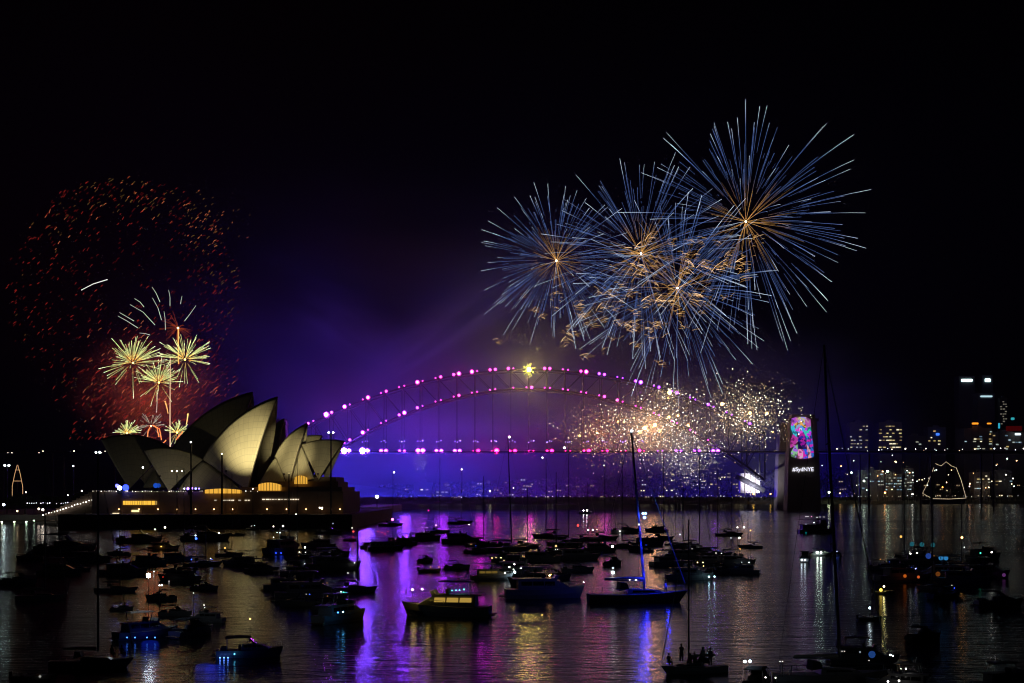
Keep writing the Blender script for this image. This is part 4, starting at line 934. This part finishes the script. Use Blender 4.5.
boat('f', 736, 566, 44, .2, 'big dark cruiser in the golden reflection with white and blue lamps', [(737.5, 527.4, W_, 16, .2), (744, 527.4, W_, 26, .22), (739.3, 538, W_, 50, .22), (731, 538, CW, 6, .16), (740, 549, OR, 6, .2), (741.5, 562.5, CW, 12, .16), (749, 562.5, CW, 12, .16), (750.5, 530.5, OR, 8, .2)])
boat('s', 732, 536, 30, .1, 'yacht with a thin mast behind the big cruiser in the golden reflection', (), 474)
# --- right
boat('y', 817, 533, 38, .05, 'charter ferry with rows of white lamps left of the tall mast', [(806, 516.6, W_, 8, .22), (808, 516.6, W_, 8, .22), (811.5, 516.6, (1,.2,.5), 8, .22), (817, 517.3, W_, 8, .2), (820, 517, W_, 6, .2), (824, 517, W_, 6, .2), (806, 524.5, CW, 14, .25), (814, 522.6, CW, 14, .25), (817, 525.2, W_, 8, .2), (825.5, 523, (1,.8,.8), 8, .25), (806, 536.5, (0,.5,.5), .8, .4)])
boat('c', 805, 562, 18, 1.3, 'boat with paired blue white lamps at the waterline left of the tall mast', [(801.7, 560, CW, 30, .22), (805, 560, CW, 30, .22)])
boat('c', 822, 556, 26, .2, 'boat with a bright pair of greenish lamps beside the tall mast', [(817.5, 552.4, (.8,1,.85), 80, .24), (821, 552.4, (.8,1,.85), 80, .24)])
boat('c', 838, 559, 14, 1.2, 'small boat with blue lamps just right of the tall mast', [(833.5, 551.5, CW, 12, .15), (837, 551.5, CW, 12, .15), (835.5, 555.3, (.2,.3,1), 40, .15), (835.5, 560, BLW, 14, .2)])
boat('s', 841, 684, 118, .06, 'very large dark yacht at bottom right with the tallest mast', [(842, 651.3, W_, 1.5, .08), (844.5, 651.3, W_, 1.5, .08), (860, 652, CW, 1.2, .1), (872, 654.5, (.05,.2,.8), .6, .35), (869, 660.5, W_, 3, .06)], 345, .05)
boat('c', 758, 690, 46, 1.2, 'dark motor boat cut by the bottom edge with two cold white lamps on top', [(745, 661.5, (.6,.8,1), 110, .12), (750, 661.3, (.6,.8,1), 110, .12), (765.5, 677.5, W_, 16, .08), (775.5, 677.8, W_, 12, .08), (780, 661.5, W_, 6, .06), (782.5, 661.5, W_, 6, .06)])
boat('f', 900, 690, 70, 2.7, 'dark motor yacht at the bottom right with scattered white deck lamps', [(890.5, 655, W_, 18, .09), (893, 656, W_, 14, .08), (901, 669.5, W_, 20, .09), (906, 668.8, W_, 18, .09), (888, 681.5, W_, 24, .1), (899, 680.8, W_, 24, .1), (902, 664, W_, 4, .06)])
boat('t', 870, 620, 26, .1, 'small open boat with a single white lamp right of the tallest mast', [(869.8, 608, CW, 90, .14)])
boat('t', 884, 594, 24, .1, 'small open boat with a yellow lantern and its streak on the water', [(884, 586.4, (1,.85,.35), 90, .17), (881, 590, (1,.7,.1), 5, .3)])
boat('f', 905, 582, 60, .2, 'dark cruiser with blue and orange cabin light among the right hand boats', [(901, 536.6, OR, 4, .25), (910.5, 553.8, W_, 24, .17), (917, 552.8, W_, 18, .15), (915.5, 568.3, (.25,.3,1), 24, .2), (912, 569, BLW, 5, .4), (905, 576, (1,.2,.02), 1.2, .35), (918.5, 577, (1,.2,.05), 1.2, .3)])
boat('f', 942, 580, 64, 2.9, 'large cruiser with a dim teal upper deck and blue saloon on the right', [(912, 544, (.05,.4,.5), .6, .5), (922, 544.5, (.05,.4,.5), .6, .5), (933, 545, (.05,.4,.5), .5, .5), (928.5, 556, (.05,.15,.8), .8, .6), (941, 558, (.05,.35,.8), 1.4, .5), (946, 558, (.05,.35,.8), 1.4, .5), (938, 574, (1,.3,.05), .3, .5)])
boat('s', 962, 572, 44, .2, 'yacht with an orange masthead lamp among the right hand boats', [(962, 537.5, OR, 34, .25), (964.3, 547.3, W_, 8, .15)], 500)
boat('f', 985, 578, 54, .1, 'dark cruiser with a white stern lamp at the right edge', [(980.5, 553, GR, 5, .2), (991.8, 552.2, W_, 40, .2), (1004, 575, (.4,.1,.5), .6, .4)])
boat('c', 1000, 606, 50, .1, 'dark motor boat low at the right edge', ())
boat('f', 1010, 690, 74, .2, 'dark cruiser filling the bottom right corner', ())

# more of the moored fleet, dark and mostly unlit
r = random.Random(77)
FLEET = [('c', 118, 556, 26), ('f', 176, 561, 34), ('c', 205, 590, 30), ('c', 160, 600, 34), ('s', 184, 572, 36), ('f', 288, 590, 50), ('f', 300, 576, 40), ('c', 336, 556, 30), ('f', 318, 548, 36), ('c', 332, 610, 40),
         ('s', 297, 562, 34), ('f', 372, 548, 24), ('s', 440, 533, 26), ('c', 476, 553, 26), ('f', 520, 574, 50), ('f', 540, 562, 44), ('s', 528, 548, 36), ('c', 556, 580, 36), ('f', 600, 552, 36), ('s', 588, 541, 30),
         ('f', 566, 552, 40), ('c', 640, 552, 26), ('f', 668, 566, 40), ('f', 712, 564, 36), ('s', 700, 552, 32), ('c', 722, 574, 36), ('s', 748, 548, 26), ('c', 884, 570, 34), ('f', 925, 566, 50), ('f', 965, 584, 56),
         ('s', 905, 562, 36), ('c', 945, 598, 40), ('f', 60, 575, 46), ('c', 20, 584, 40), ('s', 45, 600, 50), ('s', 932, 590, 44), ('f', 985, 560, 44), ('f', 865, 664, 70), ('c', 925, 640, 44),
         ('f', 402, 545, 30), ('s', 484, 546, 34), ('f', 508, 562, 40), ('s', 556, 556, 40), ('f', 534, 586, 56), ('c', 578, 572, 34), ('s', 622, 548, 34), ('s', 664, 540, 30), ('f', 648, 546, 34), ('f', 684, 560, 44), ('s', 718, 556, 36), ('f', 740, 574, 40),
         ('c', 300, 606, 44), ('f', 262, 572, 36), ('s', 232, 556, 30), ('f', 150, 565, 40), ('f', 90, 562, 44), ('c', 176, 616, 36), ('f', 206, 622, 40)]
for kd, px, py, lp in FLEET:
    reg = 'left of the violet water' if px < 400 else ('in the middle of the harbour' if px < 780 else 'on the dark right of the harbour')
    kn = {'c': 'small dark motor boat', 'f': 'dark two level cruiser', 's': 'dark yacht with a bare thin mast'}[kd]
    lam = [(px+r.uniform(-lp*.25, lp*.25), py-(py-490)/20*r.uniform(1.5, 2.8), r.choice((W_, YW, CW, W_, OR, BLW)), r.choice((1.5, 3, 8)), .1+.0006*abs(620-py)) for _ in range(r.choice((0, 0, 1, 2)))]
    boat(kd, px, py, lp, r.choice((.1, .2, -.2, 2.9, 3.3, .5)), kn+' crowded '+reg, lam, (HOR-r.uniform(2, 42)) if kd == 's' else None, 0.0, 'moored boats '+reg)
# the yacht lit blue
blue = boat('s', 646, 603, 104, .12, 'sailing yacht with its mast and deck lit bright blue in the middle of the harbour', [(629.7, 580, W_, 24, .12), (636, 579.7, W_, 24, .12), (613, 572.5, CW, 10, .28), (613, 579.5, CW, 8, .22), (613, 568, CW, 4, .2), (639, 524.5, W_, 14, .14), (643, 513.5, (.15,.4,1), 60, .2), (645.5, 513.5, (.15,.4,1), 60, .2), (644.5, 517.5, (.1,.3,1), 30, .25), (631.5, 431, CW, 8, .25)], 431, .085)
for ch in [k for k in bpy.data.objects if k.parent == blue]:
    if ch.name.split('.')[0] == 'mast': ch.data = ch.data.copy(); ch.data.materials[0] = ALU
finish_lamps()
YB = dist_of(603)
for (px, py, e) in ((641, 516, 300), (642, 530, 300), (643, 545, 300), (644.5, 560, 340), (647, 574, 420), (668, 582, 260), (632, 568, 30)):
    point_light(W(px, py, YB)-Vector((0, 0.8, 0)), (.008, .02, 1), e*.5, .12, 'blue_deck_light')
# saloon lights of the yellow lit yacht and the underwater lights of others
YY = dist_of(616)
for (px, py, e) in ((428, 590, 24), (440, 588, 16), (414, 596, 20)): point_light(W(px, py, YY)-Vector((0, 1.2, 0)), (1, .68, .1), e, .3, 'saloon_light')
for ch in list(bpy.data.objects):
    if ch.parent in (yel, yel2) and ch.name.split('.')[0] in ('side_window', 'windscreen'):
        ch.data = ch.data.copy(); ch.data.materials[0] = glow((1, .62, .12), .4 if ch.parent is yel else .14)
point_light(W(495, 560, dist_of(580))-Vector((0, 4, 0)), (1, .8, .25), 20, .3, 'saloon_light')
for (px, py, e) in ((205, 663, 700), (215, 664, 900), (128, 640, 500), (150, 640, 600), (280, 555, 500), (343, 614, 350), (200, 561, 500), (216, 561, 350), (590, 603, 60)):
    q = W(px, py, dist_of(py)); q.z = .7; point_light(q, (.01, .04, 1), e*0.02, 1.2, 'underwater_light')

# ------------------------------------------------------------------ people
SKINM = mat('skin', (.35, .22, .16), .6); HAIRM = mat('hair', (.03, .02, .015), .7)
SHIRTS = [mat('shirt_blue', (.06, .08, .16), .8), mat('shirt_grey', (.15, .15, .16), .8), mat('shirt_red', (.2, .04, .04), .8), mat('shirt_white', (.4, .4, .4), .8)]
TROU = mat('trousers', (.04, .045, .06), .85)
def person(loc, rz, pose, label, shirt, group='people on the boats'):
    o = empty('person', loc, label, 'person', group, rz)
    me = bpy.data.meshes.new('body'); bm = bmesh.new(); sk_ = bm.verts.layers.skin.verify(); V = {}
    def v(n, co, r, par=None):
        q = bm.verts.new(co); q[sk_].radius = (r, r); V[n] = q
        if par: bm.edges.new((V[par], q))
        return q
    sit = pose == 'sit'; hz_ = .48 if sit else .92
    root = v('pelvis', (0, 0, hz_), .145); root[sk_].use_root = True
    v('waist', (0, .0, hz_+.18), .125, 'pelvis'); v('chest', (0, .02, hz_+.40), .155, 'waist'); v('neck0', (0, 0, hz_+.55), .065, 'chest')
    v('neck', (0, -.02, hz_+.60), .055, 'neck0'); v('jaw', (0, -.05, hz_+.67), .075, 'neck'); v('head', (0, -.02, hz_+.76), .095, 'jaw'); v('crown', (0, 0, hz_+.83), .06, 'head')
    v('nose', (0, -.135, hz_+.72), .016, 'jaw')
    for s, t in ((1, 'r'), (-1, 'l')):
        v('ear'+t, (s*.1, 0, hz_+.73), .018, 'head')
        v('sh'+t, (s*.19, .02, hz_+.50), .065, 'chest')
        if pose == 'raise' and s > 0: el, wr = (s*.30, -.16, hz_+.62), (s*.24, -.30, hz_+.82)
        elif sit: el, wr = (s*.25, -.04, hz_+.24), (s*.17, -.27, hz_+.16)
        else: el, wr = (s*.26, .04, hz_+.24), (s*.25, -.08, hz_+.02)
        v('el'+t, el, .046, 'sh'+t); v('wr'+t, wr, .032, 'el'+t)
        d = (Vector(wr)-Vector(el)).normalized(); sd = d.cross(Vector((0, 1, 0.3))).normalized(); nn = sd.cross(d)
        v('pm'+t, Vector(wr)+d*.06, .034, 'wr'+t)
        for k in range(4):
            q = Vector(wr)+d*.10+sd*(.03*(k-1.5)); ln = (.06, .075, .07, .05)[k]
            v('f%d'%k+t, q, .011, 'pm'+t); v('g%d'%k+t, q+d*ln*.6, .009, 'f%d'%k+t); v('h%d'%k+t, q+d*ln*.9+nn*ln*.4, .008, 'g%d'%k+t)
        v('th'+t, Vector(wr)+d*.05-sd*.05, .012, 'pm'+t); v('tt'+t, Vector(wr)+d*.09-sd*.07+nn*.01, .009, 'th'+t)
        if sit: kn, an = (s*.13, -.45, hz_+.02), (s*.13, -.47, .08)
        else: kn, an = (s*.11, -.03, .50), (s*.12, .02, .08)
        v('hp'+t, (s*.10, 0, hz_-.06), .095, 'pelvis'); v('kn'+t, kn, .062, 'hp'+t); v('an'+t, an, .042, 'kn'+t); v('to'+t, (an[0], an[1]-.18, .035), .035, 'an'+t)
    bm.to_mesh(me); bm.free(); b = bpy.data.objects.new('body', me); COL.objects.link(b); b.parent = o; me.materials.append(SKINM)
    b.modifiers.new('skin', 'SKIN'); ss = b.modifiers.new('smooth', 'SUBSURF'); ss.levels = ss.render_levels = 1
    m = MB(); m.ball((0, .02, hz_+.775), .118, 10, 6, 1.0); h = m.build('hair', HAIRM, o, smooth=True)
    m = MB(); rings = [(hz_-.02, .165, .125), (hz_+.2, .155, .118), (hz_+.40, .2, .14), (hz_+.53, .17, .10), (hz_+.57, .075, .07)]; n = 12; vs = []; fs = []
    for z, a, b_ in rings: vs += [(a*math.cos(2*PI*i/n), .01+b_*math.sin(2*PI*i/n), z) for i in range(n)]
    for r in range(len(rings)-1): fs += [(r*n+i, r*n+(i+1) % n, (r+1)*n+(i+1) % n, (r+1)*n+i) for i in range(n)]
    m.add(vs, fs); m.build('shirt', shirt, o, smooth=True)
    m = MB()
    for s in (1, -1):
        if sit: m.tube([(s*.09, .06, hz_-.01), (s*.13, -.44, hz_+.01), (s*.13, -.46, .14)], .105, 8, .075)
        else: m.tube([(s*.09, 0, hz_+.02), (s*.11, -.02, .5), (s*.12, .02, .1)], .115, 8, .075)
    m.build('trousers', TROU, o, smooth=True)
    return o
# small sloop with people in the foreground
PY_ = 673; YP = dist_of(PY_)
pb = boat('s', 688, PY_, 74, pi_+.35, 'small crowded sailing boat with people standing and sitting, bottom centre right', (), 520)
def deckz(): return 1.05*pb.scale[0]
for (px, dy, pose, rz, lab, sh) in [(669, .1, 'sit', 2.6, 'person sitting at the left end of the crowded boat', 0), (682, .5, 'stand', 2.9, 'person standing tallest in the crowded boat', 1), (690, -.3, 'sit', 3.4, 'person sitting in the middle of the crowded boat', 2), (695, .4, 'sit', 2.2, 'person sitting beside the mast of the crowded boat', 1), (703, .2, 'stand', 3.6, 'person standing right of the mast on the crowded boat', 3), (710, -.2, 'raise', 3.3, 'person standing at the right end with one arm raised', 0)]:
    q = W(px, HOR, YP); s = 1.0
    person((q.x, YP+dy, deckz()+(.45 if px == 682 else (.0 if pose == 'sit' else .12))), rz, pose, lab, SHIRTS[sh]).scale = (1.12,)*3
Yl = dist_of(668)
for px, lab in ((112, 'person sitting nearer the mast in the bottom left yacht'), (122, 'person sitting in the stern of the bottom left yacht')):
    q = W(px, HOR, Yl); person((q.x, Yl-.1, 1.25), 2.8, 'sit', lab, SHIRTS[1])
q = W(665.5, HOR, YB); person((q.x, YB-.1, 1.35*blue.scale[0]-.05), 3.0, 'stand', 'person standing on the foredeck of the blue lit yacht', SHIRTS[3])

# ------------------------------------------------------------------ fireworks
def trail_material(Rm, inner, mid, tip, s0, s1, s2):
    m = bpy.data.materials.new('burning_trail'); m.use_nodes = True; n = m.node_tree; n.nodes.remove(n.nodes['Principled BSDF'])
    tc = n.nodes.new('ShaderNodeTexCoord'); ln = n.nodes.new('ShaderNodeVectorMath'); ln.operation = 'LENGTH'
    mr = n.nodes.new('ShaderNodeMapRange'); mr.inputs[2].default_value = Rm
    r = n.nodes.new('ShaderNodeValToRGB'); e = r.color_ramp.elements
    e[0].position = 0; e[0].color = (*[c*s0 for c in inner], 1); e[1].position = 1; e[1].color = (*[c*s2 for c in tip], 1)
    for pos, c, s in ((.22, inner, s0*.55), (.42, mid, s1*.7), (.8, mid, s1)):
        q = e.new(pos); q.color = (*[x*s for x in c], 1)
    em = n.nodes.new('ShaderNodeEmission')
    n.links.new(tc.outputs['Object'], ln.inputs[0]); n.links.new(ln.outputs['Value'], mr.inputs[0]); n.links.new(mr.outputs[0], r.inputs[0]); n.links.new(r.outputs[0], em.inputs[0])
    n.links.new(em.outputs[0], n.nodes['Material Output'].inputs[0]); m.cycles.emission_sampling = 'NONE'; return m
def core(o, r, c, st):
    MB().ball((0, 0, 0), r, 8, 5).build('core', glow(c, st), o)
def burst(px, py, Rpx, Y, label, ntr, m, rad, droop=.06, start=(.05, .35), end=(.75, 1.05), up=None, ccore=None, seed=1, name='firework_burst'):
    r = random.Random(seed); p = W(px, py, Y); o = empty(name, p, label, 'firework'); Rm = Rpx*Y/FOC; rest = MB()
    for k in range(ntr):
        while 1:
            i_ = (k+r.uniform(-.7, .7)+.5)/ntr; zz = max(-1, min(1, 1-2*i_)); an = k*2.399963+r.uniform(-.35, .35); q_ = math.sqrt(1-zz*zz); d = Vector((q_*math.cos(an), zz, q_*math.sin(an)))
            if up is None or d.z > up: break
            if r.random() < .75: d.z = -d.z; break
            break
        a, b = r.uniform(*start), r.uniform(*end); n = 7; pts = []; bend = Vector((r.gauss(.02, .025), 0, r.gauss(0, .02)))*Rm
        for i in range(n+1):
            t = a+(b-a)*i/n; pts.append(d*Rm*t+bend*t*t+Vector((0, 0, -droop*Rm*t*t)))
        if (k*2) % 5 in (0, 1) or ntr <= 100: MB().tube(pts, rad*.7, 3, rad*r.uniform(.7, 1.3), caps=False).build('spark_trail', m, o)
        else: rest.tube(pts, rad*.6, 3, rad*r.uniform(.5, 1.1), caps=False)
    if rest.v: tag(rest.build('thin_trails', m, o), kind='stuff')
    if ccore: core(o, *ccore)
    return o
BLUE = (.21, .37, 1.0); TIP = (.66, .8, 1.0); GOLD = (1.0, .5, .14)
FY = 1380
for (px, py, Rp, n, sd, lb, st) in [(556.4, 260.7, 76, 78, 21, 'blue firework burst with a gold heart, leftmost of the big blue ones', (.3, .75)), (641, 253.5, 100, 74, 22, 'blue firework burst with a small gold heart, second from the left', (.3, .8)),
        (745.8, 221.6, 116, 96, 23, 'largest and highest blue firework burst with a bright gold heart', (.08, .5)), (677.5, 288, 100, 84, 24, 'lowest of the big blue firework bursts with a pinkish heart', (.06, .5))]:
    Rm = Rp*FY/FOC; m = trail_material(Rm, GOLD, BLUE, TIP, 1.1, .75, 1.9)
    b = burst(px, py, Rp*1.08, FY, lb, 250, m, .09, .08, (.12, .68), (.5, 1.08), seed=sd, ccore=(1.1, (1, .6, .35), 9))
    m2 = trail_material(Rm, GOLD, GOLD, GOLD, 1.3, .3, .1); r = random.Random(sd+50)
    for k in range(26):
        d = Vector((r.gauss(0, 1), r.gauss(0, 1), r.gauss(0, 1))).normalized(); MB().tube([d*Rm*.02, d*Rm*.2, d*Rm*r.uniform(.3, .55)], .11, 3, caps=False).build('ember_trail', m2, b)
# gold comets
gold = empty('firework_burst', W(630, 300, FY), 'spray of small gold comet tufts drifting below the blue bursts', 'firework')
gm = [glow((1, .55, .16), 1.3, False), glow((1, .5, .14), .6, False), glow((1, .62, .3), 2.6, False)]
tufts = []
for k in range(10):
    mb = MB(); r = random.Random(60+k)
    for q in range(r.choice((6, 8, 11))):
        a = r.uniform(-.5, .6); L = r.uniform(3, 11); x0 = r.gauss(0, 4.0); z0 = r.gauss(0, 3.0); mb.cur = r.choice((0, 1, 1, 2))
        y0 = r.uniform(-2, 2); mb.tube([(x0, y0, z0), (x0+L*.5*math.cos(a), y0, z0+L*.5*math.sin(a)+.7), (x0+L*math.cos(a), y0, z0+L*math.sin(a))], r.uniform(.07, .14), 3, caps=False)
    t = mb.build('spark_tuft', gm, gold); tufts.append(t)
r = random.Random(5); zones = [((668, 268), (60, 24), 30), ((640, 300), (52, 20), 20), ((580, 322), (62, 32), 32), ((725, 262), (36, 20), 12), ((645, 338), (44, 26), 6)]
cnt = 0
for (cx, cy_), (rx, ry), n in zones:
    for k in range(n):
        px, py = cx+r.gauss(0, rx*.55), cy_+r.gauss(0, ry*.55); loc = W(px, py, FY+r.uniform(-25, 25))-gold.location
        if cnt < 10: t = tufts[cnt]; t.location = loc
        else: t = instance(tufts[r.randrange(10)].data, 'spark_tuft', gold, loc)
        s = r.uniform(.6, 1.15)*(.8 if cx < 600 else 1); t.scale = (s, s, s); t.rotation_euler = (0, r.uniform(-.4, .4), r.uniform(-.5, .5)); cnt += 1
# crackling clouds of white gold sparks
def cloud(cx, cy_, rx, ry, n, Y, label, cols, hot, seed, pw=1.0):
    r = random.Random(seed); o = empty('crackle_firework', W(cx, cy_, Y), label, 'firework'); mb = MB()
    for k in range(n):
        d = Vector((r.gauss(0, .42), r.gauss(0, .42), r.gauss(0, .42))); p = W(cx+d.x*rx, cy_-d.z*ry+abs(d.x)*0, Y)-o.location; p.y = d.y*rx
        mb.cur = r.choices(range(len(cols)), [3, 3, 2, 1][:len(cols)])[0]; mb.octa(p, r.uniform(.22, .5)*(1.35 if mb.cur == 3 else 1))
    tag(mb.build('sparks', [glow(c, s, False) for c, s in cols], o), kind='stuff')
    for px, py, rr, st in hot: instance(lamp_mesh((1, .55, .16), st*.12, rr*.95), 'core', o, W(px, py, Y)-o.location)
    return o
PALE = [((1, .75, .45), 1.0), ((1, .85, .65), .5), ((1, .6, .3), 1.6), ((1, .9, .75), 3.6)]
REDG = [((1, .45, .18), .6), ((1, .6, .3), .35), ((1, .3, .12), .8), ((1, .75, .5), 2.0)]
cloud(602, 434, 52, 30, 1900, 1386, 'reddish gold spark cloud low over the deck, leftmost of the crackling ones', REDG, [(618, 421.6, 1.1, 60), (597, 432.7, 1.2, 80), (579.5, 435.7, 1.2, 50)], 31)
cloud(656, 427, 54, 36, 3000, 1384, 'brightest gold spark cloud with a glowing heart before the bridge', PALE, [(645, 428, 2.4, 70), (655, 425, 2.2, 70), (640, 432, 2.0, 45), (669, 417, 1.5, 70), (678, 415.6, 1.4, 80), (688, 425, 1.4, 60), (624, 422, 1.0, 60), (634, 418, 1.2, 40), (660, 431, 1.6, 30)], 32, .8)
cloud(690, 454, 38, 36, 1600, 1382, 'pale spark cloud falling below the bridge deck', [((1, .8, .65), .6), ((.9, .85, .9), .35), ((1, .7, .5), .9), ((1, .9, .85), 2.0)], [], 33)
cloud(744, 416, 50, 36, 2200, 1386, 'pale gold spark cloud left of the projection tower, rightmost of the crackling ones', PALE, [(722, 404, 1.9, 70), (750, 413, 1.8, 60), (767, 413.5, 1.6, 70), (773, 432, 1.0, 25)], 34)
cloud(669, 394, 22, 12, 260, 1386, 'small spark cloud with a bright gold core above the right arch', PALE, [(669.5, 392.5, 2.2, 130), (668, 398, 1.2, 20)], 35)
cloud(421, 462, 8, 14, 50, 1386, 'thin trickle of white sparks below the bridge deck at left', [((.8, .75, 1), .5), ((.9, .8, 1), 1.0)], [], 36)
burst(529, 369.6, 7, 1392, 'small yellow green star of light at the top of the arch', 40, glow((.85, .8, .12), 2.2, False), .35, 0, (.0, .1), (.5, 1.1), seed=41, ccore=(2.2, (.9, .85, .2), 40))
# left: green palms, orange, red drift
LY = 1000
def pmat(Rpx, a, b, c, s0, s1, s2): return trail_material(Rpx*LY/FOC, a, b, c, s0, s1, s2)
GWH = (.75, .85, .45); GOL = (1, .55, .1)
for (px, py, Rp, n, up, sd, lb, dr) in [(133, 362.8, 32, 100, -.15, 51, 'green white palm firework at left, widest of the trio', .05), (185, 359.5, 29, 100, -.15, 52, 'green white palm firework right of the trio beside the rising tail', .05), (159, 382.5, 24, 96, -.05, 53, 'pale green palm firework with a golden heart, lowest of the trio', .02), (127, 433, 14, 60, .0, 55, 'small green palm firework just above the far left sail', .02), (177, 432.5, 13, 56, .0, 56, 'small green palm firework beside the slope of the dark sail', .02)]:
    burst(px, py, Rp, LY, lb, n, pmat(Rp, GOL, (.55, .62, .22), (.9, 1, .62), 4.2, 3.0, 3.2), .085, dr, (.1, .4), (.6, 1.08), up, (.7, (1, .5, .1), 9), sd)
burst(151, 426, 16, LY, 'pale white spark fountain with orange falling streams above the rear sail', 34, pmat(16, (1, .3, .1), (.7, .65, .5), (.9, .9, .8), 2.4, 1.3, 1.4), .09, .05, (.2, .5), (.7, 1.05), .05, (.6, (1, .45, .15), 9), 57)
fan = empty('firework_burst', W(178, 328, LY), 'spent white and red firework with a few long white streaks, above the trio', 'firework')
wmt = [glow((.75, .8, .7), .9, False), glow((.8, .3, .15), .6, False)]
def cpath(o, pts, m, r0, r1=None, name='spark_trail'):
    q = [W(*p, LY)-o.location for p in pts]; MB().tube(q, r0, 4, r1).build(name, m, o)
for pts in [((130,304.5),(143,312),(155,325)), ((152,287),(156,293),(160,302)), ((152.5,298),(158,308),(161.5,320)), ((168.6,290),(170,297),(170,306)), ((182,296),(181,301),(180.5,304)), ((196,305.5),(190,314),(184.5,321)), ((118,316),(127,321),(138,328)), ((119.5,312.5),(129,318),(134,321)), ((139.5,333),(145,333.5),(150,335)), ((134.5,298.5),(140,302),(144,307)), ((164,311.5),(165,318),(165.5,330))]:
    cpath(fan, pts, wmt[0], .10, .2)
r = random.Random(9)
for k in range(40):
    a = r.uniform(0, 2*PI); L = r.uniform(6, 20); d = (math.cos(a), math.sin(a)); cpath(fan, [(178+d[0]*2, 328+d[1]*2), (178+d[0]*L*.5, 328+d[1]*L*.5), (178+d[0]*L, 328+d[1]*L+1.5)], glow((.7, .1, .04), .4, False), .12, .08, 'ember_trail')
core(fan, .8, (1, .55, .2), 9)
def tail(pts, c, st, r0, r1, lb):
    p = W(*pts[0], LY); o = empty('rising_rocket', p, lb, 'firework'); cpath(o, pts, glow(c, st, False), r0, r1, 'rocket_tail'); core(o, r0*1.3, c, st*1.5); return o
tail([(170.2, 446), (170, 420), (170.1, 390), (170.3, 357)], (1, .62, .38), 1.0, .42, .25, 'long thin orange rocket tail rising behind the opera house')
tail([(178.6, 363), (178.3, 345), (178.4, 327)], (1, .4, .1), 1.6, .35, .5, 'short orange rocket tail under the spent white firework')
tail([(156.5, 412), (157.2, 400), (157.4, 390)], (1, .7, .6), .6, .3, .2, 'faint pink rocket tail under the lowest palm')
tail([(168, 413), (166.5, 406), (165, 401)], (1, .5, .15), 1.4, .25, .5, 'short orange comet beside the long rocket tail')
tail([(186.5, 424), (187.5, 418), (188, 413.5)], (1, .6, .2), 1.5, .3, .5, 'short orange comet beside the dark sail')
tail([(81.5, 290), (93, 284), (107.5, 279.5)], (.85, .85, .8), 1.2, .22, .3, 'lone white streak high at left inside the red drift')
drp = empty('firework_burst', W(151, 428, LY), 'orange streams of falling sparks under the white fountain', 'firework')
for pts in [((151,425.5),(148,431),(147.5,439)), ((152,425),(157,428),(159,437)), ((153,425),(159.5,429),(161.5,440)), ((177.5,438),(181,434),(183,431)), ((176,440),(178.5,436),(181,434)), ((162,444),(165,441.5),(166,440))]: cpath(drp, pts, glow((1, .25, .08), 1.6, False), .22, .4)
# red drift of falling embers
def drift(cx, cy_, label, gens, seed):
    r = random.Random(seed); o = empty('ember_firework', W(cx, cy_, LY+40), label, 'firework'); mb = MB()
    for (n, fn, lv, (l0, l1)) in gens:
        for k in range(n):
            px, py = fn(r); L = r.uniform(l0, l1); p = W(px, py, LY+40+r.uniform(-60, 60))-o.location; a = r.gauss(.75, .18); mb.cur = r.choice(lv)
            d = Vector((math.cos(a), 0, math.sin(a)))*L*.26; mb.tube([p-d, p+Vector((0, 0, L*.05)), p+d], r.uniform(.09, .17), 3, caps=False)
    tag(mb.build('embers', [glow((.9, .05, .035), .16, False), glow((1, .07, .05), .38, False), glow((1, .25, .12), .7, False), glow((.8, .4, .1), .2, False)], o), kind='stuff'); return o
def ring(r, r0=60, r1=118):
    while 1:
        a = r.uniform(0, 2*PI); q = math.sqrt(r.uniform((r0/r1)**2, 1))*r1; x, y = 122+q*math.cos(a), 292+q*math.sin(a)*.98
        if y < 430 and x > -6: return x, y
drift(122, 292, 'huge faint dome of drifting red embers filling the sky at left', [(420, lambda r: ring(r, 20, 118), (0, 0, 1), (2, 6)), (150, lambda r: ring(r, 90, 120), (0, 1, 3), (2, 6))], 71)
def gtop(r): a = r.uniform(-2.6, -.1); q = r.uniform(80, 117); return 125+q*math.cos(a), 294+q*math.sin(a)
drift(150, 200, 'fading gold and brown sparks along the top of the red dome', [(150, gtop, (3, 3, 2, 0), (2, 6)), (60, lambda r: (r.gauss(205, 14), r.gauss(225, 16)), (3, 3, 2), (2, 4))], 72)
def dense(r): return r.gauss(145, 34), min(438, r.gauss(392, 32))
drift(145, 390, 'dense cloud of falling red embers behind the green palms', [(620, dense, (0, 1, 1, 1, 2), (3, 8)), (160, lambda r: (r.gauss(210, 18), r.gauss(370, 40)), (0, 0, 1), (2, 6))], 73)
